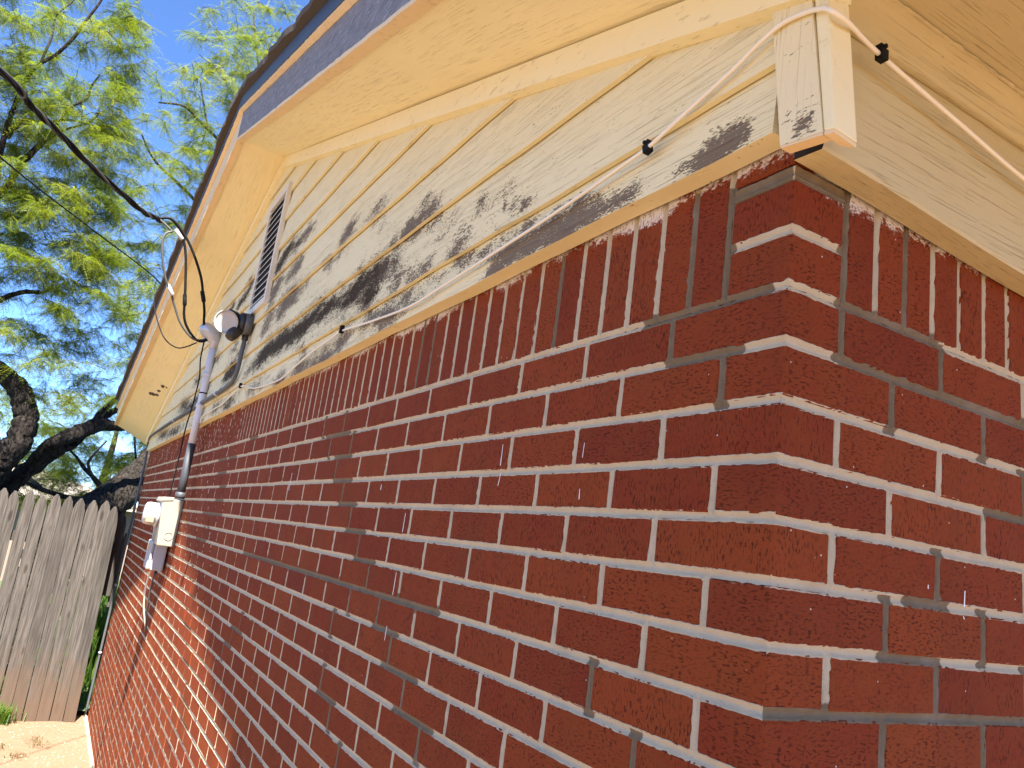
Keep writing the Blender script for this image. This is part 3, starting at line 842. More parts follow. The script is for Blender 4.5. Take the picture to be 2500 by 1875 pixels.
# crown strip in the corner between board and soffit
V = []; F = []
prof = [(0.047, EZ-0.046), (0.055, EZ-0.048), (0.060, EZ-0.040), (0.061, EZ-0.024), (0.072, EZ-0.018), (0.080, EZ-0.006), (0.081, EZ-0.0005)]
ys = list(np.arange(-0.012, 2.0, 0.04))
for y in ys:
    for x, z in prof: V.append((x+random.uniform(-.0004, .0004), y, z+random.uniform(-.0004, .0004)))
for i in range(len(ys)-1):
    for j in range(len(prof)-1):
        a = i*len(prof)+j; F.append((a, a+len(prof), a+len(prof)+1, a+1))
np_obj('crown_strip', V, F, 'eave_paint', house, smooth=True)
np_obj('caulk_bead', *(lambda: (
    [p for y in np.arange(-0.01, 2.0, 0.008) for p in ((0.080, y, EZ-0.003-random.uniform(0,.0015)), (0.0820+random.uniform(0,.0012), y, EZ-0.0030-random.uniform(0,.0012)), (0.0840+random.uniform(-.0006,.001), y, EZ-0.0003))],
    [f for i in range(len(np.arange(-0.01, 2.0, 0.008))-1) for f in ((i*3, i*3+3, i*3+4, i*3+1), (i*3+1, i*3+4, i*3+5, i*3+2))]))(), 'eave_paint', house)
# corner boards
def corner_board1():
    V = []; F = []; wear = []; mould = []
    nz = 16; nx = 9
    for j in range(nz+1):
        t = j/nz; xl = 0.021+(-0.006-0.021)*t; xr = 0.080+(0.0545-0.080)*t
        for i in range(nx+1):
            x = xl+(xr-xl)*i/nx
            zb = 0.082 - 0.008*(i/nx) + (0.268+0.036*(1-i/nx)*0.4-0.082)*t
            V.append((x, -0.0515, zb)); 
            w = 1.15*math.exp(-(((zb-0.100)/0.020)**2+((x-0.052)/0.017)**2)) + 1.05*math.exp(-(((zb-0.118)/0.010)**2+((x-0.028)/0.007)**2))
            wear.append(w); mould.append(0.0)
    for j in range(nz):
        for i in range(nx):
            a = j*(nx+1)+i; F.append((a, a+1, a+nx+2, a+nx+1))
    # back and edges
    n0 = len(V); W = nx+1
    ring = [i for i in range(W)] + [j*W+nx for j in range(1, nz+1)] + [nz*W+i for i in range(nx-1, -1, -1)] + [j*W for j in range(nz-1, 0, -1)]
    for r_ in ring: V.append((V[r_][0], -0.034, V[r_][2])); wear.append(0); mould.append(0)
    for q in range(len(ring)):
        F.append((ring[q], n0+q, n0+(q+1) % len(ring), ring[(q+1) % len(ring)]))
    o = np_obj('corner_board', V, F, 'corner_paint', house, attrs={'wear': wear, 'mould': mould})
    o['label'] = 'gable side corner board with paint peeled off its foot'
corner_board1()
b2 = shear_board('corner_board', 'trim_paint',
    [(0.0805,-.0510,0.075),(0.0950,-.0520,0.072),(0.1000,-.0185,0.064),(0.0820,-.0185,0.070)],
    [(0.0560,-.0500,0.262),(0.0755,-.0500,0.260),(0.0755,-.0160,0.290),(0.0560,-.0160,0.290)], 'eave side corner board, split and broken at its foot', bevel=0.003)
mb = MB(); mb.hexa([(0.0810,-.0500,0.0700),(0.0940,-.0505,0.0675),(0.0985,-.0195,0.0595),(0.0835,-.0260,0.0655),(0.0810,-.0500,0.0752),(0.0940,-.0505,0.0722),(0.0985,-.0195,0.0645),(0.0835,-.0195,0.0705)])
mb.build('broken_board_foot', 'edge_paint', house)
mb = MB(); mb.hexa([(0.0215,-.0510,0.0785),(0.0795,-.0510,0.0705),(0.0795,-.0345,0.0705),(0.0215,-.0345,0.0785),(0.0213,-.0510,0.0818),(0.0795,-.0510,0.0738),(0.0795,-.0345,0.0738),(0.0213,-.0345,0.0818)])
mb.build('board_foot', 'edge_paint', house)
mb = MB(); mb.box(0.031, 0.060, -0.033, -0.002, 0.131, 0.29); mb.build('corner_block', 'hidden_shade_wood', house)

# ---- louvred gable vent
vx0, vx1, vz0, vz1 = -3.375, -2.985, 0.565, 1.175
mb = MB()
def ring_frame(mb, x0, x1, z0, z1, w, y0, y1):
    mb.box(x0, x1, y0, y1, z0, z0+w); mb.box(x0, x1, y0, y1, z1-w, z1)
    mb.box(x0, x0+w, y0, y1, z0+w+.0005, z1-w-.0005); mb.box(x1-w, x1, y0, y1, z0+w+.0005, z1-w-.0005)
ring_frame(mb, vx0, vx1, vz0, vz1, 0.034, -0.060, -0.040)
vent = mb.build('gable_vent', 'vent_metal', house); vent['label'] = 'tall white louvred attic vent set in the siding'
mb = MB(); mb.box(vx0+.02, vx1-.02, -0.0495, -0.046, vz0+.02, vz1-.02); mb.build('vent_shade_sheet', 'vent_shade', vent)  # near-black sheet laid behind the slats in place of the inner shade
ns = 14
for i in range(ns):
    z = vz0 + 0.036 + (vz1-vz0-0.072)*(i+0.2)/ns
    mb = MB(); mb.hexa([(vx0+.035,-.0590,z),(vx1-.035,-.0590,z),(vx1-.035,-.0500,z+.018),(vx0+.035,-.0500,z+.018),
                        (vx0+.035,-.0590,z+.005),(vx1-.035,-.0590,z+.005),(vx1-.035,-.0500,z+.022),(vx0+.035,-.0500,z+.022)])
    mb.build('slat', 'vent_metal', vent)
# mud nests under the far soffit
for x, y, r_ in ((-6.70, -0.15, 0.034), (-6.45, -0.10, 0.026), (-6.58, -0.125, 0.018)):
    t = max(0, min(1, (-y-0.012)/(0.27))); z = rake(x)*(1-t)+rake_o(x)*t
    mb = MB()
    for q in range(5):
        dx = random.uniform(-1.6, 1.6)*r_; dy = random.uniform(-.8, .8)*r_; rr = r_*random.uniform(.4, .8)
        mb.lathe([(-rr*.5, rr), (0, rr*.95), (rr*.45, rr*.6), (rr*.6, 0.001)], (x+dx, y+dy, z), (0, 0, -1), 8)
    tag(mb.build('mud_nest', 'mud', org=(x, y, z)), {0.034: 'larger dark mud wasp nest stuck under the far soffit', 0.026: 'mud wasp nest on the far soffit nearest the wall', 0.018: 'smallest mud wasp nest between the other two'}[r_], 'wasp nest', 'mud nests under the far soffit')

# ------------------------------------------------------------------ electric service
mx, my = -4.33, -0.060
mast = thing('service_mast', 'white painted electric service mast pipe with weatherhead on the gable wall', 'mast', (mx, my, -0.34))
mb = MB(); mb.tube([(mx, my, z) for z in (-0.02, 0.15, 0.35, 0.58)], 0.0225, 14); mb.build('pipe', 'white_pvc', mast)
mb = MB(); mb.tube([(mx, my, z) for z in (-0.345, -0.2, -0.0205)], 0.0235, 14); mb.build('lower_pipe', 'galvanized', mast)['label'] = 'bare dark grey lower length of the mast'
mb = MB(); mb.lathe([(0, .027), (.012, .030), (.03, .030), (.036, .024)], (mx, my, -0.345), (0, 0, 1), 14); mb.build('hub_ring', 'galvanized', mast)
for z in (0.40, 0.21):
    mb = MB(); mb.lathe([(-.012, .0235), (-.011, .027), (.011, .027), (.012, .0235)], (mx, my, z), (0, 0, 1), 14)
    mb.box(mx-.012, mx+.012, my, -0.045, z-.010, z+.010); mb.build('clamp', 'white_pvc', mast)
mb = MB(); mb.lathe([(-.004, .0232), (.004, .0232)], (mx, my, 0.287), (0, 0, 1), 14); mb.build('tape_band', 'black_rubber', mast)
mb = MB()
mb.lathe([(0, .026), (.035, .030), (.04, .034), (.05, .034)], (mx, my, 0.565), (0, 0, 1), 16)
ax = Vector((0.05, -0.62, 0.45))
mb.lathe([(-.045, .012), (-.035, .034), (.0, .043), (.05, .045), (.085, .038), (.10, .022), (.104, .004)], (mx, my-0.012, 0.635), ax, 16)
mb.build('weatherhead', 'bright_alloy', mast)

# meter can on the wall below the mast
bx0, bx1 = -4.86, -4.56
meter = thing('electric_meter', 'beige electric meter box with round meter under the service mast', 'electric meter', (-4.7, 0, -0.63))
mb = MB(); mb.hexa([(bx0,-.100,-.632),(bx1,-.100,-.632),(bx1,-.002,-.632),(bx0,-.002,-.632),(bx0,-.122,-.352),(bx1,-.122,-.352),(bx1,-.002,-.352),(bx0,-.002,-.352)])
mb.build('box', 'meter_paint', meter, bevel=0.006)
mb = MB(); mb.hexa([(bx0-.004,-.128,-.372),(bx1+.004,-.128,-.372),(bx1+.004,-.060,-.360),(bx0-.004,-.060,-.360),(bx0-.004,-.122,-.345),(bx1+.004,-.122,-.345),(bx1+.004,-.060,-.340),(bx0-.004,-.060,-.340)])
mb.build('lid_cap', 'meter_paint', meter, bevel=0.004)
mb = MB(); mb.tube([(bx1+.0015, -.045+.024*math.cos(a), -.572+.024*math.sin(a)) for a in np.linspace(0, 6.2832, 25)], 0.0022, 6, caps=False); mb.build('knockout', 'meter_paint', meter)
mb = MB(); mb.lathe([(0, .078), (.012, .078), (.014, .070), (.018, .070)], (-4.68, -.112, -.455), (0, -1, 0.04), 24); mb.build('meter_ring', 'bright_alloy', meter)
mg = MB(); mg.lathe([(.016, .068), (.060, .068), (.078, .064), (.086, .052), (.089, .02), (.0895, .002)], (-4.68, -.112, -.455), (0, -1, 0.04), 24); gl = mg.build('meter_cover', 'meter_white', meter)
mb = MB(); mb.box(-4.635, -4.607, -.186, -.140, -.505, -.470); mb.build('dial', 'meter_dial', gl, bevel=0.003)

pb = thing('telephone_box', 'white plastic telephone utility box below the electric meter', 'utility box', (-4.80, 0, -0.80))
mb = MB(); mb.box(-4.90, -4.74, -.088, -.012, -.792, -.625); mb.build('body', 'box_plastic', pb, bevel=0.010)
mb = MB(); mb.box(-4.905, -4.735, -.112, -.0885, -.786, -.612); mb.build('cover', 'box_plastic', pb, bevel=0.010)
mb = MB(); mb.box(-4.86, -4.80, -.1135, -.1122, -.672, -.640); mb.build('warning_sticker', 'sticker', pb)
mb = MB(); mb.lathe([(0, .009), (.022, .009), (.024, .006)], (-4.78, -.045, -.789), (0, 0, -1), 10); mb.build('cable_gland', 'galvanized', pb)

def cable(name, pts, r, mat, label, cat, n=8, smooth=6, group=None):
    p = smooth_path(pts, smooth)
    mb = MB(); mb.tube(p, r, n)
    o = mb.build(name, mat, org=tuple(p[0])); tag(o, label, cat, group); return o
cable('drop_wire', [(-4.80,-.075,-.80),(-4.82,-.076,-.90),(-4.86,-.058,-1.02),(-4.90,-.02,-1.14)], .0048, 'cable_white', 'pale wire hanging from the telephone box to the bricks', 'wire')
cable('drop_wire', [(-4.77,-.050,-.80),(-4.78,-.052,-.92),(-4.82,-.040,-1.05),(-4.88,-.012,-1.16)], .0048, 'grey_wire', 'dark grey wire hanging from the telephone box beside the pale one', 'wire')
cable('ground_wire', [(-4.42,-.110,.62),(-4.40,-.11,.50),(-4.30,-.105,.38),(-4.38,-.095,.30),(-4.46,-.09,.19),(-4.53,-.09,.08),(-4.57,-.085,-.10),(-4.60,-.085,-.335)], .0042, 'black_rubber', 'thin black wire running down beside the mast to the meter', 'wire')

# flood light
fl = thing('flood_light', 'twin flood light on a bronze wall box under the gable vent', 'flood light', (-3.28, -0.05, 0.50))
mb = MB(); mb.lathe([(0, .056), (.034, .056), (.038, .052)], (-3.27, -.046, .508), (0, -1, 0), 20); mb.build('wall_box', 'lamp_grey', fl)
mb = MB(); mb.lathe([(0, .055), (.012, .055), (.024, .046), (.034, .030), (.036, .004)], (-3.27, -.085, .508), (0, -1, 0), 20); mb.build('cover_plate', 'bronze_paint', fl)
a1 = Vector((0.50, -0.85, -0.05)).normalized()
mb = MB(); mb.lathe([(0, .020), (.015, .026), (.02, .034), (.055, .038), (.065, .038)], Vector((-3.285, -.098, .525)), Vector((0.15, -1, 0.05)), 18); mb.build('lamp_holder', 'bronze_paint', fl)
bd = Vector((0.91, -0.36, -0.18)).normalized()
p0 = Vector((-3.285, -.150, .500))
mb = MB(); mb.lathe([(-.030, .020), (-.01, .026), (.02, .044), (.040, .056), (.048, .0575)], p0, bd, 24); bulb = mb.build('bulb', 'bright_alloy', fl)
mb = MB(); mb.lathe([(.0482, .0570), (.0500, .0560), (.0502, .0530), (.0480, .0515), (.0490, .030), (.0500, .001)], p0, bd, 24); mb.build('lens', 'lamp_glass', bulb)
mb = MB(); mb.lathe([(0, .018), (.02, .024), (.03, .031), (.060, .030), (.085, .024), (.088, .010)], Vector((-3.262, -.098, .490)), Vector((0.35, -0.55, -1.0)), 16); mb.build('lamp_holder', 'bronze_paint', fl)

# conduit from the flood light along the siding and down the far corner
cd_pts = [(-3.27,-.062,.452),(-3.275,-.062,.36),(-3.285,-.062,.285),(-3.34,-.061,.243),(-3.45,-.060,.230),(-3.7,-.060,.224),(-4.3,-.060,.226),(-5.0,-.058,.228),(-6.2,-.056,.230),(-7.2,-.052,.222),(-7.50,-.045,.19),(-7.585,-.030,.10),(-7.59,-.022,-.2),(-7.59,-.022,-1.1),(-7.59,-.022,-1.7),(-7.59,-.022,-2.29)]
cnd = thing('conduit', 'grey metal conduit from the flood light down the far house corner', 'conduit', (-3.27, -.06, .45))
mb = MB(); mb.tube(smooth_path(cd_pts, 5), 0.0105, 10); mb.build('pipe', 'grey_conduit', cnd)
mb = MB(); mb.lathe([(0, .016), (.03, .016), (.034, .012)], (-3.27, -.062, .462), (0, 0, -1), 12); mb.build('connector', 'bronze_paint', cnd)
for p, d in (((-3.8,-.060,.224),(1,0,0)), ((-5.6,-.057,.229),(1,0,0)), ((-7.59,-.022,-1.15),(0,0,1)), ((-7.59,-.022,-1.75),(0,0,1))):
    mb = MB(); mb.lathe([(-.010, .0115), (-.009, .0145), (.009, .0145), (.010, .0115)], p, d, 12); mb.build('strap', 'bright_alloy', cnd)

# white coaxial cable clipped across the gable and round the corner
cx = [(.062,1.6,.13),(.062,.9,.155),(.0625,.60,.172),(.064,.375,.190),(.0665,.240,.205),(.070,.115,.217),(.073,.052,.222),(.083,.004,.2165),(.0915,-.032,.2135),(.0905,-.0545,.2165),(.0800,-.0575,.2265),(.0738,-.0575,.2300),(.0529,-.0570,.2385),(.0165,-.0570,.2445),(-.0214,-.0565,.2370),(-.06,-.056,.224),(-.119,-.055,.210),(-.180,-.055,.194),(-.2245,-.055,.1825),(-.30,-.053,.177),(-.443,-.050,.167),(-.615,-.050,.156),(-.913,-.050,.141),(-1.103,-.050,.133),(-1.37,-.050,.150),(-1.645,-.050,.174),(-1.782,-.050,.168),(-1.944,-.050,.160),(-2.158,-.050,.138),(-2.30,-.050,.120),(-2.46,-.050,.118),(-2.834,-.050,.139),(-3.168,-.050,.188),(-3.545,-.050,.152),(-3.886,-.050,.144),(-4.22,-.050,.140),(-4.26,-.048,.10)]
coax = thing('coaxial_cable', 'white coaxial cable clipped across the siding and around the corner boards', 'cable', (0, -.06, .23))
mb = MB(); mb.tube(smooth_path(cx, 8), 0.0031, 8); mb.build('cable', 'cable_white', coax)
for (x, y, z), (dx, dy, dz), s in (((.0735,.052,.2220),(0,1,.0),1.0), ((-.2265,-.053,.182),(1,0,.28),1.0), ((-1.645,-.052,.174),(1,0,.1),1.15), ((-3.168,-.052,.188),(1,0,.1),1.15)):
    t = Vector((dx, dy, dz)).normalized(); nrm = Vector((1,0,0)) if dy else Vector((0,-1,0)); side = t.cross(nrm)
    mb = MB(); c0 = Vector((x, y, z))
    def hx(cen, a, b, c_):
        q = [cen + t*i*a + side*j*b + nrm*k*c_ for k in (-1, 1) for i, j in ((-1,-1),(1,-1),(1,1),(-1,1))]
        mb.hexa(q)
    hx(c0 + nrm*0.0005, .0058*s, .0068*s, .0052*s)
    hx(c0 - side*0.010*s - nrm*0.0012, .0050*s, .0040*s, .0045*s)
    mb.lathe([(0, .0026), (.004, .0030), (.005, .0008)], c0 - side*0.010*s + nrm*0.003, nrm, 8)
    bm_o = mb.build('clip', 'black_rubber', coax)

# service drop: three twisted conductors from the street, then the loops to the weatherhead
sdp = [(2.6,-6.6,3.4),(0.4,-4.3,2.35),(-1.2,-2.85,1.68),(-2.2,-2.0,1.36),(-3.0,-1.258,1.222),(-3.2,-1.175,1.222),(-3.4,-1.06,1.216),(-3.75,-.841,1.196),(-4.05,-.623,1.185),(-4.2,-.531,1.214)]
drop = thing('service_drop', 'thick twisted black power cables swooping in to the service mast', 'power cable', sdp[-1])
path = smooth_path(sdp, 22)
for k in range(3):
    mb = MB(); pts = []
    for i, p in enumerate(path):
        t = Vector(path[min(i+1, len(path)-1)] - path[max(i-1, 0)]).normalized()
        u = t.cross(Vector((0, 0, 1))).normalized(); w = t.cross(u); a = i*0.22 + k*2.094
        rr = 0.0092
        pts.append(Vector(p) + (u*math.cos(a)+w*math.sin(a))*rr)
    mb.tube(pts, 0.0082 if k < 2 else 0.0055, 7); mb.build('conductor', 'black_rubber' if k < 2 else 'grey_wire', drop)
L1 = [(-4.2,-.529,1.218),(-4.2,-.474,1.240),(-4.21,-.418,1.212),(-4.22,-.382,1.168),(-4.23,-.338,1.057),(-4.25,-.289,.824),(-4.27,-.267,.707),(-4.29,-.231,.644),(-4.31,-.171,.593),(-4.32,-.125,.596),(-4.325,-.09,.63)]
L2 = [(-4.2,-.529,1.218),(-4.2,-.462,1.240),(-4.21,-.384,1.185),(-4.22,-.311,1.097),(-4.24,-.232,.965),(-4.26,-.194,.864),(-4.28,-.164,.773),(-4.30,-.145,.690),(-4.315,-.12,.66)]
L3 = [(-4.2,-.518,1.216),(-4.2,-.455,1.178),(-4.2,-.444,1.166),(-4.19,-.472,1.140),(-4.19,-.479,1.086),(-4.2,-.456,.994),(-4.22,-.414,.884),(-4.24,-.366,.813),(-4.26,-.331,.750),(-4.28,-.273,.657),(-4.30,-.193,.594),(-4.32,-.135,.600),(-4.325,-.10,.63)]
for L, mt, r_ in ((L1, 'black_rubber', .0080), (L2, 'black_rubber', .0080), (L3, 'grey_wire', .0065)):
    mb = MB(); mb.tube(smooth_path(L, 8), r_, 8); mb.build('loop_wire', mt, drop)
for p, d, r_, mt in ((Vector((-4.255,-.285,.80)), Vector((0,.10,-.5)), .0115, 'black_rubber'), (Vector((-4.265,-.190,.85)), Vector((0,.18,-.5)), .0125, 'black_rubber'), (Vector((-4.235,-.375,.83)), Vector((0,.35,-.5)), .0115, 'box_plastic'), (Vector((-4.215,-.40,1.165)), Vector((0,.3,-.3)), .0125, 'box_plastic'), (Vector((-4.2,-.53,1.215)), Vector((.3,-.2,0)), .015, 'black_rubber')):
    mb = MB(); mb.lathe([(-.035, r_*.7), (-.03, r_), (.03, r_), (.035, r_*.7)], p, d, 10); mb.build('splice', mt, drop)
cable('telephone_line', [(2.2,-6.8,3.3),(-1.2,-3.3,1.75),(-3.0,-1.95,1.32),(-4.0,-1.313,1.222),(-4.6,-.90,1.19),(-5.15,-.514,1.169),(-5.4,-.375,1.16)], .0045, 'black_rubber', 'thin black telephone line reaching the far roof edge', 'cable')
cable('telephone_wire', [(-5.39,-.372,1.155),(-5.2,-.40,1.0),(-4.9,-.385,.82),(-4.6,-.325,.62),(-4.45,-.255,.545),(-4.36,-.205,.548),(-4.33,-.16,.58)], .0040, 'black_rubber', 'thin black wire looping under the roof edge to the weatherhead', 'wire')

# ------------------------------------------------------------------ fence
FX = -7.42
fence = thing('wooden_fence', 'weathered grey wooden picket fence meeting the far house corner', 'fence', (FX, -1.0, GZ))
def picket(y, w, h, lean, dx, thick=0.018, z0=GZ-0.03, x=FX, col='fence_wood', tip=0.11, rot=0.0):
    hw = w/2; zt = GZ + h; k = 0.008
    prof = [(-hw, z0), (hw, z0), (hw*1.0, zt-tip), (hw*.72, zt-tip*.42), (k, zt), (-k, zt), (-hw*.72, zt-tip*.42), (-hw, zt-tip)]
    V = []; 
    for xx in (0, thick):
        for a, z in prof:
            q = (z-GZ)
            V.append((x+dx+xx-0.02*lean*q, y + a + lean*q + random.uniform(-.0015, .0015), z + random.uniform(-.003, .003)))
    n = len(prof); F = [tuple(reversed(range(n))), tuple(range(n, 2*n))] + [(i, (i+1) % n, (i+1) % n+n, i+n) for i in range(n)]
    mb = MB(); mb.add(V, F); return mb.build('picket', col, fence, bevel=0.002)
tops = [-.093-.0, -.197, -.300, -.394, -.522, -.620, -.709, -.816, -.918, -1.014, -1.101]
picket(-.152, .090, 1.845, -0.024, 0.012, rot=0)
y = -.252
for i in range(46):
    w = .094 + random.uniform(-.004, .005)
    picket(y, w, 1.875+random.uniform(-.02, .02), -0.012+random.uniform(-.006, .006), random.uniform(-.004, .006))
    y -= w + random.uniform(.003, .010)
picket(-.085, .085, 1.80, -0.010, -0.16, z0=GZ+1.05); picket(-.030, .05, 1.62, -0.004, -0.19, z0=GZ+0.95)
for z in (GZ+0.35, GZ+1.45):
    mb = MB(); mb.box(FX-.060, FX-.012, -5.1, -.20, z, z+.085); mb.build('rail', 'fence_wood', fence)
for yy in (-1.45, -3.6):
    mb = MB(); mb.box(FX-.155, FX-.062, yy-.045, yy+.045, GZ-.05, GZ+1.75); mb.build('post', 'fence_wood', fence)
stake = picket
mb = MB(); mb.box(-11.02, -10.98, .14, .18, GZ, GZ+.78); tag(mb.build('wooden_stake', 'fence_wood', org=(-11, .16, GZ), bevel=.003), 'short grey stake standing in the grass behind the fence gap', 'stake')

